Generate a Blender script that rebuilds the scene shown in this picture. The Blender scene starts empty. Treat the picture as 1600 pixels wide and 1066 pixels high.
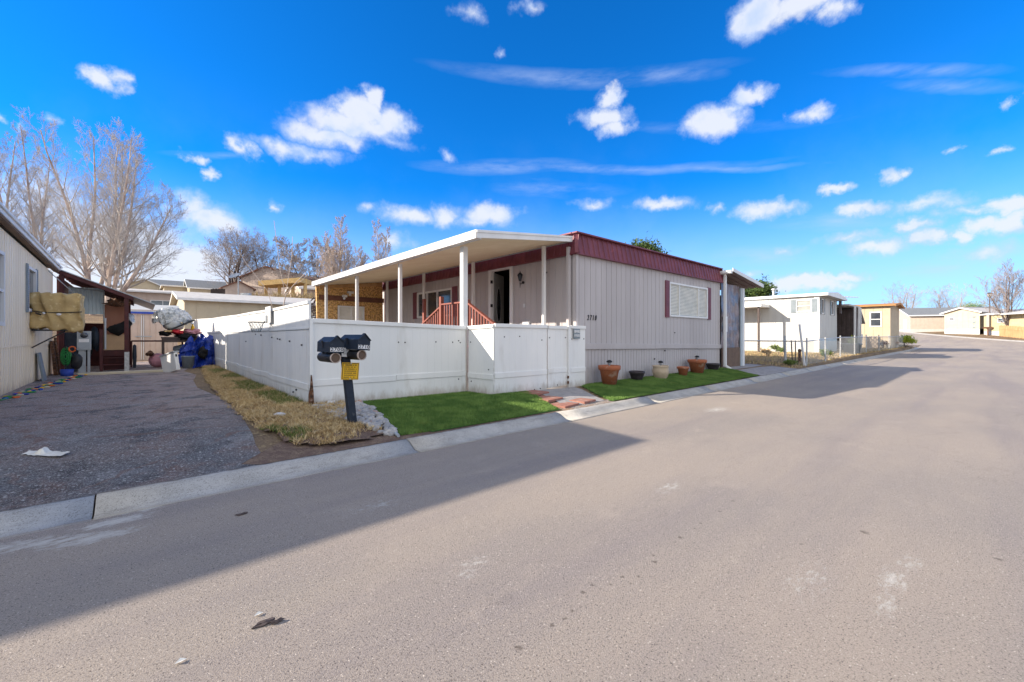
import bpy, bmesh, math, random
from mathutils import Vector, Matrix, noise as mnoise
import numpy as np
sc = bpy.context.scene
C = sc.collection
R = math.radians
# ------------------------------------------------------------------ camera
cam = bpy.data.cameras.new("camera"); camo = bpy.data.objects.new("camera", cam); C.objects.link(camo)
camo.location = (0, 0, 1.4); camo.rotation_euler = (R(90), 0, R(-41.47))
cam.sensor_width = 36; cam.lens = 14.715; cam.shift_y = -0.005; cam.clip_end = 2000; cam.clip_start = .05
sc.camera = camo
# ------------------------------------------------------------------ exposure, sun, sky
sc.view_settings.view_transform = 'Standard'; sc.view_settings.look = 'None'
sc.view_settings.gamma = 1; sc.view_settings.use_curve_mapping = False
sc.view_settings.exposure = 0.89
SUN = Vector((-1.86, 1.15, 1.0)).normalized()           # direction towards the sun
sl = bpy.data.lights.new("sun", 'SUN'); sl.energy = 4.9; sl.angle = R(0.6); sl.color = (1.0, .885, .74)
so = bpy.data.objects.new("sun", sl); C.objects.link(so)
so.rotation_euler = SUN.to_track_quat('Z', 'Y').to_euler(); so.location = (0, 0, 30)
world = bpy.data.worlds.new("World"); sc.world = world; world.use_nodes = True
nt = world.node_tree; nt.nodes.clear()
def N(t, **kw):
    n = nt.nodes.new(t)
    for k, v in kw.items(): setattr(n, k, v)
    return n
def L(a, b): nt.links.new(a, b)
def VM(op, a, b=None):
    n = N('ShaderNodeVectorMath', operation=op)
    for i, v in enumerate((a, b)):
        if v is None: continue
        if hasattr(v, 'links'): L(v, n.inputs[i])
        else: n.inputs[i].default_value = v
    return n.outputs['Value'] if op in ('LENGTH', 'DOT_PRODUCT', 'DISTANCE') else n.outputs[0]
def MM(op, a, b=None, c=None, clamp=False):
    n = N('ShaderNodeMath', operation=op, use_clamp=clamp)
    for i, v in enumerate((a, b, c)):
        if v is None: continue
        if hasattr(v, 'links'): L(v, n.inputs[i])
        else: n.inputs[i].default_value = v
    return n.outputs[0]
def MIX(f, a, b, bt='MIX'):
    n = N('ShaderNodeMix', data_type='RGBA', blend_type=bt)
    for i, v in ((0, f), (6, a), (7, b)):
        if hasattr(v, 'links'): L(v, n.inputs[i])
        else: n.inputs[i].default_value = v if i == 0 else (*v, 1)
    return n.outputs[2]
def MR(v, a, b, c=0, d=1, smooth=True):
    n = N('ShaderNodeMapRange'); n.interpolation_type = 'SMOOTHSTEP' if smooth else 'LINEAR'
    L(v, n.inputs[0])
    for i, x in enumerate((a, b, c, d)): n.inputs[i+1].default_value = x
    return n.outputs[0]
def NOISE(vec, scale, detail=6, rough=.55, out=0):
    n = N('ShaderNodeTexNoise'); L(vec, n.inputs['Vector'])
    n.inputs['Scale'].default_value = scale; n.inputs['Detail'].default_value = detail; n.inputs['Roughness'].default_value = rough
    return n.outputs[out]
FX, FY = .6624, .7491
def pxdir(px, py):                                       # photograph pixel -> world direction (used to read positions off the photograph)
    r, z = (px-800)/654., (525-py)/654.
    return Vector((FX + r*FY, FY - r*FX, z))
sky = N('ShaderNodeTexSky', sky_type='NISHITA'); sky.sun_disc = False
sky.sun_elevation = math.asin(SUN.z); sky.sun_rotation = math.atan2(SUN.x, SUN.y)
sky.altitude = 1600; sky.air_density = 1.0; sky.dust_density = .35; sky.ozone_density = 3.0
tc = N('ShaderNodeTexCoord'); dirn = tc.outputs['Generated']
sp = N('ShaderNodeSeparateXYZ'); L(dirn, sp.inputs[0])
elev = MM('ARCSINE', sp.outputs[2])
azim = MM('ARCTAN2', sp.outputs[1], sp.outputs[0])
cb = N('ShaderNodeCombineXYZ'); L(azim, cb.inputs[0]); L(elev, cb.inputs[1])
ae = cb.outputs[0]
# gentle warp so that cloud outlines are ragged
wn = NOISE(dirn, 9, 8, .6, 1)
wv = VM('MULTIPLY', VM('SUBTRACT', wn, (.5, .5, .5)), (.15, .045, 0))
wn2 = NOISE(dirn, 34, 6, .6, 1)
wv2 = VM('MULTIPLY', VM('SUBTRACT', wn2, (.5, .5, .5)), (.05, .030, 0))
aew = VM('ADD', VM('ADD', ae, wv), wv2)
ae2 = VM('ADD', ae, VM('MULTIPLY', VM('SUBTRACT', NOISE(dirn, 3.5, 5, .6, 1), (.5, .5, .5)), (.15, .022, 0)))
CL = [ # px, py, half width, half height, density   (puffs of each cloud)
 (165,127,36,15,1),(190,124,20,12,.6),(14,190,22,9,.6),(62,205,10,7,.4),(108,200,18,9,.4),
 (576,150,20,17,1.1),(556,172,42,24,1.2),(598,190,44,24,1.15),(545,196,70,24,1.15),(505,212,60,18,.9),(440,232,42,16,.8),(378,230,20,17,.8),(480,238,60,12,.6),(600,222,40,10,.5),
 (292,244,19,9,.75),(316,268,16,8,.75),(345,244,60,4,.25),
 (290,320,40,26,.9),(315,340,60,24,1),(352,350,46,16,.8),(425,324,11,8,.5),
 (60,330,90,60,.8),(180,372,110,50,.9),(250,420,150,46,1.3),(340,436,120,22,1.1),(80,420,140,60,1.2),
 (636,334,38,14,.75),(690,338,34,15,.8),(770,334,46,18,.9),(585,326,20,9,.5),(755,345,60,10,.6),(620,374,26,14,.55),
 (950,150,22,17,1),(940,182,42,17,1.1),(958,200,34,15,1),(700,242,16,9,.35),
 (1112,190,46,24,1.15),(1170,148,36,16,1),(1135,170,26,12,.8),(1270,180,38,12,.85),
 (1192,24,46,32,1.15),(1255,8,76,24,1.1),(1300,14,30,18,.8),
 (900,124,170,10,.38),(1050,118,60,10,.42),(1420,116,110,8,.38),(1470,140,90,8,.36),(1100,200,160,6,.2),
 (780,262,90,8,.42),(960,266,180,5,.42),(1120,264,110,4,.4),(880,300,80,8,.3),
 (920,318,32,9,.6),(1040,318,46,11,.75),(1115,326,18,7,.55),(1200,328,48,12,.75),(820,295,40,10,.3),
 (1305,290,25,9,.85),(1394,278,26,12,.8),(1340,330,38,12,.85),(1440,322,80,12,.6),(1500,330,50,10,.6),(1330,375,60,10,.6),
 (1430,352,36,12,.95),(1452,368,40,14,1),(1370,386,56,12,.8),(1560,318,44,12,1),(1565,350,50,20,1),(1520,352,36,14,.9),(1495,370,26,14,.9),(1590,340,30,26,.95),
 (1230,395,40,10,.5),(1180,402,50,10,.45),(1490,236,16,6,.3),(1570,232,20,6,.3),(1600,140,26,20,1),(1285,350,90,10,.4),
 (1262,442,56,12,1.1),(1310,432,40,8,.8),(1215,452,60,10,.9),(1540,395,90,16,.6),(1450,420,120,12,.45),(1180,428,30,7,.5),(735,20,20,14,.35),(790,82,14,8,.25),(820,10,20,10,.2),
]
dens = None; wisp = None
for (px, py, w, h, k) in CL:
    c = pxdir(px, py); a0 = math.atan2(c.y, c.x); e0 = math.atan2(c.z, math.hypot(c.x, c.y))
    a = pxdir(px+w, py); b = pxdir(px, py-h)
    da = abs(math.atan2(a.y, a.x)-a0); de = abs(math.atan2(b.z, math.hypot(b.x, b.y))-e0)
    if k < .46 and w > 3.5*h:                                           # thin wisps: soft, only slightly bent
        aa = a0-math.atan2(FY, FX); kk_ = math.tan(e0)/math.cos(aa); sl_ = -kk_*math.sin(aa)/(1+(kk_*math.cos(aa))**2)
        d_ = VM('SUBTRACT', ae2, (a0, e0, 0)); qc = N('ShaderNodeCombineXYZ'); L(VM('DOT_PRODUCT', d_, (1/(da*1.6), 0, 0)), qc.inputs[0]); L(VM('DOT_PRODUCT', d_, (-sl_/(de*1.9), 1/(de*1.9), 0)), qc.inputs[1]); q = qc.outputs[0]
        m = MM('MULTIPLY', MM('SUBTRACT', 1.0, VM('LENGTH', q)), k*1.35); wisp = m if wisp is None else MM('MAXIMUM', wisp, m); continue
    k = max(k, .5); q = VM('MULTIPLY', VM('SUBTRACT', aew, (a0, e0, 0)), (1/(da*1.42), 1/(de*1.42), 0))
    m = MM('MULTIPLY', MM('SUBTRACT', 1.0, VM('LENGTH', q)), k)
    dens = m if dens is None else MM('MAXIMUM', dens, m)
fine = NOISE(dirn, 22, 9, .62)
dn = MM('ADD', dens, MM('MULTIPLY', MM('SUBTRACT', fine, .5), .68))
cm = MR(dn, -.02, .75)
# unseen broken cloud added behind and beside the camera to brighten the shade
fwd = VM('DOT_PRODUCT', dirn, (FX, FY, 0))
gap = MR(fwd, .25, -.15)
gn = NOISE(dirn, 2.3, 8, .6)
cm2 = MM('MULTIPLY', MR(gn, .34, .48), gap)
veil = NOISE(dirn, 5, 5, .6)
veilm = MM('MULTIPLY', MR(veil, .42, .75), MM('MULTIPLY', MR(elev, .5, .10), .14))
wn3 = NOISE(VM('MULTIPLY', ae, (6, 26, 0)), 1.0, 7, .62)
wispm = MM('MULTIPLY', MM('MAXIMUM', wisp, 0.), MR(wn3, .30, .72))
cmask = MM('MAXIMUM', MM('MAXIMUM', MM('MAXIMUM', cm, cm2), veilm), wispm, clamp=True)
skyc = MIX(1.0, sky.outputs[0], (.06, 1.06, 2.0), 'MULTIPLY')
hz = MR(elev, .34, .0)
skyc = MIX(MM('MULTIPLY', hz, .80), skyc, (4.9, 6.4, 8.5))
shade = NOISE(dirn, 14, 5, .5)
cloudc = MIX(MR(MM('ADD', shade, MM('MULTIPLY', MM('SUBTRACT', cm, .7), .35)), .36, .62), (4.3, 5.3, 7.4), (6.1, 6.4, 7.1))
cloudc = MIX(gap, cloudc, (8.3, 8.45, 8.7))  # added rear cloud set brighter than the visible cloud, as fill light
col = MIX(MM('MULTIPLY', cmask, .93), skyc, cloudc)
bg = N('ShaderNodeBackground'); bg.inputs[1].default_value = .078
L(col, bg.inputs[0]); wo = N('ShaderNodeOutputWorld'); L(bg.outputs[0], wo.inputs[0])
# ------------------------------------------------------------------ helpers
W = {}
def tag(o, label=None, cat=None, group=None, kind=None):
    if label: o['label'] = label
    if cat: o['category'] = cat
    if group: o['group'] = group
    if kind: o['kind'] = kind
    return o
def thing(name, loc, label, cat, group=None, rz=0, M=None):
    o = bpy.data.objects.new(name, None); C.objects.link(o); o.empty_display_size = .2
    if M is None: M = Matrix.Translation(Vector(loc)) @ Matrix.Rotation(rz, 4, 'Z')
    o.matrix_world = M; W[o] = M.copy()
    return tag(o, label, cat, group)
class MB:
    def __init__(s): s.v = []; s.f = []; s.m = []; s.sm = []
    def add(s, vs, fs, mi=0, smooth=False):
        b = len(s.v); s.v += [tuple(x) for x in vs]; s.f += [tuple(i+b for i in f) for f in fs]
        s.m += [mi]*len(fs); s.sm += [smooth]*len(fs); return s
    def box(s, x0, x1, y0, y1, z0, z1, mi=0, M=None):
        vs = [Vector((x, y, z)) for z in (z0, z1) for y in (y0, y1) for x in (x0, x1)]
        if M: vs = [M @ v for v in vs]
        return s.add(vs, [(0, 2, 3, 1), (4, 5, 7, 6), (0, 1, 5, 4), (2, 6, 7, 3), (0, 4, 6, 2), (1, 3, 7, 5)], mi)
    def beam(s, p, q, w, h, mi=0, up=(0, 0, 1)):          # box along p->q, w sideways, h along up
        p, q = Vector(p), Vector(q); d = (q-p).normalized(); u = Vector(up); sd = d.cross(u)
        if sd.length < 1e-4: sd = d.cross(Vector((1, 0, 0)))
        sd.normalize(); u = sd.cross(d).normalized()
        vs = [a + sd*(w/2*i) + u*(h/2*j) for a in (p, q) for j in (-1, 1) for i in (-1, 1)]
        return s.add(vs, [(0, 1, 3, 2), (4, 6, 7, 5), (0, 4, 5, 1), (2, 3, 7, 6), (0, 2, 6, 4), (1, 5, 7, 3)], mi)
    def tube(s, p, q, r0, r1=None, n=8, mi=0, caps=True, smooth=True):
        p, q = Vector(p), Vector(q); r1 = r0 if r1 is None else r1; d = (q-p).normalized()
        a = d.cross(Vector((0, 0, 1)));
        if a.length < 1e-3: a = Vector((1, 0, 0))
        a.normalize(); b = d.cross(a)
        vs = []
        for c, r in ((p, r0), (q, r1)):
            vs += [c + a*(r*math.cos(2*math.pi*i/n)) + b*(r*math.sin(2*math.pi*i/n)) for i in range(n)]
        s.add(vs, [(i, (i+1) % n, n+(i+1) % n, n+i) for i in range(n)], mi, smooth)
        if caps: s.add(vs, [tuple(range(n-1, -1, -1)), tuple(range(n, 2*n))], mi)
        return s
    def path(s, pts, r, n=6, mi=0):
        for a, b in zip(pts, pts[1:]): s.tube(a, b, r, r, n, mi)
        return s
    def lathe(s, c, prof, n=24, mi=0, smooth=True, M=None):
        c = Vector(c); vs = []
        for r, z in prof:
            for i in range(n):
                v = Vector((r*math.cos(2*math.pi*i/n), r*math.sin(2*math.pi*i/n), z))
                vs.append((M @ v if M else v) + c)
        fs = [(j*n+i, j*n+(i+1) % n, (j+1)*n+(i+1) % n, (j+1)*n+i) for j in range(len(prof)-1) for i in range(n)]
        return s.add(vs, fs, mi, smooth)
    def prism(s, poly, d, mi=0):                          # poly: 3D points, d: extrusion vector
        n = len(poly); P = [Vector(p) for p in poly]; d = Vector(d); Q = [p+d for p in P]
        nrm = sum(((P[i]-P[0]).cross(P[(i+1) % n]-P[0]) for i in range(1, n-1)), Vector())
        if nrm.dot(d) > 0: P, Q = Q, P
        return s.add(P+Q, [tuple(range(n)), tuple(range(2*n-1, n-1, -1))] + [((i+1) % n, i, n+i, n+(i+1) % n) for i in range(n)], mi)
    def quad(s, a, b, c, d, mi=0): return s.add([a, b, c, d], [(0, 1, 2, 3)], mi)
    def blob(s, c, r, seed=0, sub=2, amp=.25, mi=0, fr=1.5, smooth=True):
        bm = bmesh.new(); bmesh.ops.create_icosphere(bm, subdivisions=sub, radius=1)
        off = Vector((seed*3.7, seed*1.3, seed*2.1)); r = Vector(r) if hasattr(r, '__len__') else Vector((r, r, r)); c = Vector(c)
        vs = []
        for v in bm.verts:
            k = 1 + amp*mnoise.noise(v.co*fr + off); vs.append(Vector((v.co.x*r.x*k, v.co.y*r.y*k, v.co.z*r.z*k)) + c)
        fs = [tuple(x.index for x in f.verts) for f in bm.faces]; bm.free()
        return s.add(vs, fs, mi, smooth)
    def build(s, name, mats, parent=None, bevel=0, world=True):
        me = bpy.data.meshes.new(name)
        vs = s.v
        if parent is not None and world:
            inv = W[parent].inverted(); vs = [inv @ Vector(v) for v in vs]
        me.from_pydata([tuple(v) for v in vs], [], s.f)
        for m in (mats if isinstance(mats, (list, tuple)) else [mats]): me.materials.append(m)
        me.polygons.foreach_set('material_index', s.m); me.polygons.foreach_set('use_smooth', s.sm); me.update()
        o = bpy.data.objects.new(name, me); C.objects.link(o)
        if parent is not None: o.parent = parent; W[o] = W[parent].copy()
        else: W[o] = Matrix.Identity(4)
        if bevel:
            b = o.modifiers.new('bevel', 'BEVEL'); b.width = bevel; b.segments = 2; b.limit_method = 'ANGLE'
        return o
def copy_tree(o, parent=None):
    c = o.copy(); C.objects.link(c); c.parent = parent
    for ch in list(o.children): copy_tree(ch, c)
    return c
def np_mesh(name, verts, faces_flat, nside, mat, parent=None, matidx=None, mats=None):
    me = bpy.data.meshes.new(name); nf = len(faces_flat)//nside
    verts = np.asarray(verts, dtype=np.float32)
    if parent is not None:
        inv = np.array(W[parent].inverted()); verts = verts @ inv[:3, :3].T + inv[:3, 3]
    me.vertices.add(len(verts)); me.vertices.foreach_set('co', verts.astype(np.float32).ravel())
    me.loops.add(len(faces_flat)); me.loops.foreach_set('vertex_index', np.asarray(faces_flat, dtype=np.int32))
    me.polygons.add(nf); me.polygons.foreach_set('loop_start', np.arange(nf, dtype=np.int32)*nside)
    for m in (mats or [mat]): me.materials.append(m)
    if matidx is not None: me.polygons.foreach_set('material_index', np.asarray(matidx, dtype=np.int32))
    me.update(calc_edges=True); me.validate()
    o = bpy.data.objects.new(name, me); C.objects.link(o)
    if parent is not None: o.parent = parent; W[o] = W[parent].copy()
    else: W[o] = Matrix.Identity(4)
    return o
def text_obj(s, size, M, mat, parent, name='lettering', depth=.003, bold=0, shear=0, width=None):
    cu = bpy.data.curves.new(name, 'FONT'); cu.body = s; cu.size = size; cu.extrude = depth; cu.offset = bold; cu.shear = shear
    cu.align_x = 'CENTER'; cu.align_y = 'CENTER'
    t = bpy.data.objects.new(name, cu); C.objects.link(t)
    bpy.context.view_layer.update()
    me = bpy.data.meshes.new_from_object(t); bpy.data.objects.remove(t)
    if width:
        xs = [v.co.x for v in me.vertices]; k = width/(max(xs)-min(xs))
        for v in me.vertices: v.co.x *= k
    me.transform((W[parent].inverted() if parent else Matrix.Identity(4)) @ M)
    me.materials.clear(); me.materials.append(mat); me.name = name
    o = bpy.data.objects.new(name, me); C.objects.link(o)
    if parent: o.parent = parent; W[o] = W[parent].copy()
    return o
FACE_S = Matrix.Rotation(R(90), 4, 'X')                   # text standing up, facing -Y
# ------------------------------------------------------------------ materials
def mat(name, c1, c2=None, scale=4, rough=.8, bump=.15, bscale=60, metal=0, detail=6, lo=.35, hi=.65, c3=None, s3=1.2, lo3=.55, hi3=.7, stretch=(1, 1, 1), spec=.35, bdist=.01, trans=0, obj=True):
    global nt
    m = bpy.data.materials.new(name); m.use_nodes = True; nt = m.node_tree
    p = nt.nodes['Principled BSDF']; p.inputs['Roughness'].default_value = rough; p.inputs['Metallic'].default_value = metal
    p.inputs['Specular IOR Level'].default_value = spec
    if trans: p.inputs['Transmission Weight'].default_value = trans; p.inputs['IOR'].default_value = 1.1
    if obj: v = N('ShaderNodeTexCoord').outputs['Object']
    else: v = N('ShaderNodeNewGeometry').outputs['Position']
    v = VM('MULTIPLY', v, stretch)
    col = None
    if c2 is not None:
        col = MIX(MR(NOISE(v, scale, detail), lo, hi), c1, c2)
        if c3 is not None: col = MIX(MR(NOISE(VM('ADD', v, (7.3, 2.1, 5.5)), s3, 6), lo3, hi3), col, c3)
        L(col, p.inputs['Base Color'])
    else: p.inputs['Base Color'].default_value = (*c1, 1)
    if bump:
        b = N('ShaderNodeBump'); b.inputs['Strength'].default_value = bump; b.inputs['Distance'].default_value = bdist
        L(NOISE(v, bscale, 4), b.inputs['Height']); L(b.outputs[0], p.inputs['Normal'])
    return m
M_ = {}
M_['white'] = mat('white_painted_metal', (.80, .80, .79), (.70, .71, .71), 2.2, .45, .04, 20, c3=(.60, .58, .54), s3=3, lo3=.60, hi3=.9, stretch=(1, 1, .3))
M_['fence'] = mat('white_vinyl_panel', (.82, .82, .80), (.74, .75, .745), 1.3, .5, .03, 12, c3=(.60, .58, .54), s3=3.2, lo3=.54, hi3=.82, stretch=(1, 1, .25))
M_['soffit'] = mat('cream_metal_soffit', (.88, .80, .62), (.82, .73, .55), 1.5, .6, .03, 20)
M_['osb'] = mat('oriented_strand_board', (.78, .50, .22), (.42, .23, .085), 15, .8, .2, 40, c3=(.74, .46, .14), s3=17, lo3=.55, hi3=.62, detail=2, lo=.45, hi=.55)
M_['siding'] = mat('taupe_siding', (.505, .475, .475), (.45, .42, .42), 1.4, .75, .12, 50, c3=(.44, .40, .385), s3=3.5, lo3=.62, hi3=.85, stretch=(1, 1, .18))
M_['maroon'] = mat('maroon_painted_metal', (.205, .055, .072), (.155, .04, .053), 2.5, .5, .06, 20, c3=(.32, .08, .10), s3=5, lo3=.6, hi3=.8)
M_['maroonwood'] = mat('maroon_painted_wood', (.085, .020, .020), (.055, .014, .016), 5, .6, .1, 60)
M_['redwood'] = mat('red_stained_wood', (.30, .10, .075), (.24, .075, .055), 6, .6, .1, 60, stretch=(1, 1, .2))
M_['dark'] = mat('black_metal', (.012, .013, .016), (.02, .02, .024), 8, .45, .05, 40)
M_['interior'] = mat('dark_interior', (.03, .027, .025), (.02, .018, .017), 2, .9, 0)
M_['glass'] = mat('window_glass', (.03, .035, .045), (.06, .07, .08), 1.5, .08, 0, spec=.8)
M_['glasslight'] = mat('window_with_pale_curtain', (.42, .42, .38), (.30, .31, .29), 2.5, .25, 0, spec=.6)
M_['blind'] = mat('white_blinds', (.80, .78, .70), (.68, .68, .62), 3, .6, 0)
M_['beige'] = mat('beige_metal_siding', (.94, .81, .61), (.88, .745, .54), 1.2, .55, .03, 20, c3=(.66, .54, .38), s3=2, lo3=.6, hi3=.9, stretch=(1, 1, .25))
M_['concrete'] = mat('kerb_concrete', (.44, .425, .39), (.35, .335, .31), 7, .9, .35, 90, c3=(.25, .235, .215), s3=3.4, lo3=.52, hi3=.80, obj=False, bdist=.006)
M_['slab'] = mat('grey_concrete_slab', (.33, .31, .31), (.26, .25, .25), 5, .9, .3, 80, obj=False, c3=(.40, .37, .34), s3=9)
M_['paver'] = mat('red_paver', (.34, .15, .11), (.28, .13, .10), 9, .9, .3, 80, obj=False, c3=(.38, .26, .22), s3=4)
M_['terracotta'] = mat('terracotta', (.40, .13, .06), (.33, .11, .055), 6, .75, .1, 60, c3=(.46, .30, .22), s3=7, lo3=.52, hi3=.75)
M_['creampot'] = mat('cream_glaze', (.55, .44, .32), (.48, .38, .27), 6, .5, .05, 60)
M_['darkpot'] = mat('dark_plastic_pot', (.035, .03, .035), (.05, .04, .045), 8, .55, .05, 60)
M_['soil'] = mat('potting_soil', (.06, .03, .025), (.09, .04, .035), 30, .95, .6, 60)
M_['tarpbrown'] = mat('brown_canvas', (.58, .42, .19), (.46, .32, .14), 4, .8, .2, 200, c3=(.66, .52, .28), s3=9, lo3=.55, hi3=.7)
M_['tarpblue'] = mat('blue_tarp', (.012, .045, .34), (.006, .022, .18), 5, .35, .1, 100, c3=(.05, .13, .55), s3=10, lo3=.6, hi3=.7)
M_['black'] = mat('black_cloth', (.008, .008, .009), (.014, .013, .014), 8, .9, .1, 100)
M_['cardboard'] = mat('brown_cabinet_wood', (.34, .155, .10), (.28, .12, .075), 3, .6, .05, 60, stretch=(1, 1, .3))
M_['cardboard2'] = mat('cardboard', (.50, .33, .19), (.44, .29, .17), 3, .8, .05, 60)
M_['greymetal'] = mat('grey_metal', (.42, .45, .48), (.36, .39, .42), 4, .45, .04, 40, metal=.2)
M_['galv'] = mat('galvanised_steel', (.55, .56, .56), (.42, .43, .43), 14, .5, .05, 60, metal=.5)
M_['blue'] = mat('blue_paint', (.03, .08, .45), (.025, .06, .35), 5, .5, .03, 40)
M_['green'] = mat('green_hose', (.03, .27, .07), (.02, .2, .05), 20, .4, .0, 60)
M_['orange'] = mat('orange_plastic', (.75, .15, .03), (.6, .12, .03), 20, .5, 0)
M_['red'] = mat('red_plastic', (.55, .02, .03), (.45, .02, .03), 10, .5, 0)
M_['pink'] = mat('pink_rubber', (.62, .30, .36), (.55, .26, .32), 10, .5, 0)
M_['yellow'] = mat('yellow_sign_paint', (.80, .46, .015), (.72, .41, .012), 5, .45, .02, 40)
M_['ink'] = mat('sign_ink', (.10, .075, .02), (.14, .10, .03), 40, .6, 0)
M_['navy'] = mat('dark_navy_paint', (.012, .020, .036), (.02, .029, .046), 9, .62, .08, 60, c3=(.06, .07, .085), s3=12, lo3=.60, hi3=.75)
M_['decal'] = mat('white_decal', (.80, .80, .80), None, rough=.5, bump=0)
M_['rust'] = mat('rusty_peeled_wood', (.16, .07, .035), (.06, .035, .025), 18, .9, .5, 60, c3=(.3, .2, .15), s3=20)
M_['plastic'] = mat('clear_plastic_sheet', (.66, .68, .68), (.35, .37, .37), 9, .18, .5, 14, c3=(.8, .8, .78), s3=16, lo3=.55, hi3=.62)
M_['bark'] = mat('pale_bark', (.62, .51, .44), (.36, .28, .25), 3, .9, .2, 12, stretch=(1, 1, .5))
M_['twig'] = mat('twigs_pinkish', (.54, .50, .48), (.43, .40, .385), 1, .9, 0)
M_['bark2'] = mat('dark_bark', (.11, .085, .08), (.07, .055, .055), 3, .9, .2, 12)
M_['twig2'] = mat('twigs_dark', (.30, .26, .25), (.36, .31, .28), 1, .9, 0)
M_['twig3'] = mat('twigs_tan', (.58, .48, .41), (.48, .40, .35), 1, .9, 0)
M_['ever'] = mat('evergreen_foliage', (.035, .07, .022), (.09, .14, .03), 1.5, .8, 0)
M_['bush'] = mat('yellow_green_foliage', (.55, .58, .06), (.26, .34, .04), 3, .8, 0)
M_['plant'] = mat('green_plant', (.10, .20, .05), (.2, .3, .1), 3, .7, 0)
M_['turf'] = mat('artificial_turf_blades', (.095, .185, .038), (.175, .285, .065), 3, .75, 0, obj=False, c3=(.19, .26, .06), s3=2.2, lo3=.6, hi3=.75)
M_['turfbase'] = mat('turf_base', (.035, .09, .015), (.05, .12, .02), 30, .9, .5, 120, obj=False)
M_['dry'] = mat('dry_grass_blades', (.58, .415, .20), (.40, .27, .125), 5, .85, 0, obj=False, c3=(.70, .56, .33), s3=14, lo3=.5, hi3=.6)
M_['weed'] = mat('green_weeds', (.09, .15, .03), (.16, .2, .05), 9, .85, 0, obj=False)
M_['rock'] = mat('river_stone', (.46, .44, .42), (.28, .28, .29), 5, .8, .15, 50, c3=(.40, .26, .20), s3=3, lo3=.62, hi3=.66, obj=False)
M_['rockwhite'] = mat('pale_stone', (.62, .62, .62), (.5, .5, .5), 8, .8, .2, 50)
M_['paper'] = mat('crumpled_paper', (.72, .70, .64), (.60, .57, .50), 9, .8, .1, 50)
M_['rooflight'] = mat('pale_roof', (.52, .50, .47), (.44, .42, .40), 3, .85, .1, 40)
M_['roofgrey'] = mat('grey_shingles', (.20, .215, .23), (.15, .16, .17), 8, .9, .3, 20)
M_['rooforange'] = mat('orange_tan_roof', (.48, .24, .09), (.40, .20, .08), 5, .85, .1, 30)
M_['pinkwall'] = mat('pale_pink_siding', (.58, .47, .40), (.52, .42, .36), 2, .8, .03, 20)
M_['tanwall'] = mat('tan_siding', (.50, .42, .30), (.44, .37, .27), 2, .8, .03, 20)
M_['cream'] = mat('cream_siding', (.56, .49, .36), (.51, .445, .33), 2, .8, .03, 20)
M_['yellowwall'] = mat('yellow_siding', (.56, .47, .29), (.50, .42, .25), 2, .8, .03, 20)
M_['beigewall'] = mat('beige_siding', (.52, .45, .38), (.48, .41, .35), 2, .8, .03, 20)
M_['brownroof'] = mat('brown_roof', (.20, .09, .06), (.15, .07, .05), 5, .9, .1, 30)
M_['shutter'] = mat('grey_shutter', (.25, .29, .32), (.21, .25, .28), 5, .7, 0)
M_['whitewall'] = mat('white_metal_siding', (.56, .56, .53), (.51, .51, .49), 2, .6, .03, 20, stretch=(1, 1, .25))
M_['bluewall'] = mat('pale_blue_siding', (.55, .66, .72), (.50, .60, .66), 2, .6, .03, 20)
M_['brownwood'] = mat('cedar_fence_wood', (.60, .37, .18), (.48, .28, .13), 6, .85, .1, 40, stretch=(1, 1, .2))
M_['palewood'] = mat('pale_weathered_wood', (.52, .42, .32), (.42, .34, .26), 6, .85, .1, 40, stretch=(1, 1, .2))
M_['yellowwood'] = mat('new_yellow_lumber', (.74, .50, .22), (.62, .41, .17), 6, .85, .1, 40)
M_['darkcorr'] = mat('dark_brown_metal', (.10, .075, .07), (.075, .055, .05), 4, .7, .1, 40)
M_['sheeting'] = mat('dusty_plastic_sheeting', (.20, .155, .165), (.28, .23, .235), 4, .35, .6, 9, c3=(.14, .15, .20), s3=1.8, lo3=.48, hi3=.6)
M_['brownpanel'] = mat('brown_panel', (.18, .12, .085), (.14, .095, .07), 5, .8, .1, 40)
M_['bluepost'] = mat('pale_blue_post', (.52, .60, .66), (.45, .53, .58), 3, .6, .05, 30)
M_['lamp'] = mat('lamp_glass', (.5, .5, .46), (.4, .4, .38), 5, .2, 0)
M_['darkcarport'] = mat('dusty_brown_metal_underside', (.20, .13, .12), (.26, .18, .165), 3, .6, .05, 30)

def splash(mname, z0, z1, colr, k, sc_=7):                # dirt splashed up from the ground
    global nt
    nt = M_[mname].node_tree; p = nt.nodes['Principled BSDF']; src = p.inputs['Base Color'].links[0].from_socket
    v = N('ShaderNodeNewGeometry').outputs['Position']; z = N('ShaderNodeSeparateXYZ'); L(v, z.inputs[0])
    nz = NOISE(VM('MULTIPLY', v, (1, 1, .35)), sc_, 8, .7)
    m = MR(MM('ADD', z.outputs[2], MM('MULTIPLY', MM('SUBTRACT', nz, .5), .5)), z1, z0)
    L(MIX(MM('MULTIPLY', m, k), src, colr), p.inputs['Base Color'])
splash('fence', .17, .42, (.40, .35, .29), .75)
splash('siding', .12, .40, (.34, .29, .25), .6)
splash('beige', .15, .45, (.42, .33, .25), .6)
M_['twig4'] = mat('twigs_grey_tan', (.36, .30, .28), (.28, .24, .23), 1, .9, 0)
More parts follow.
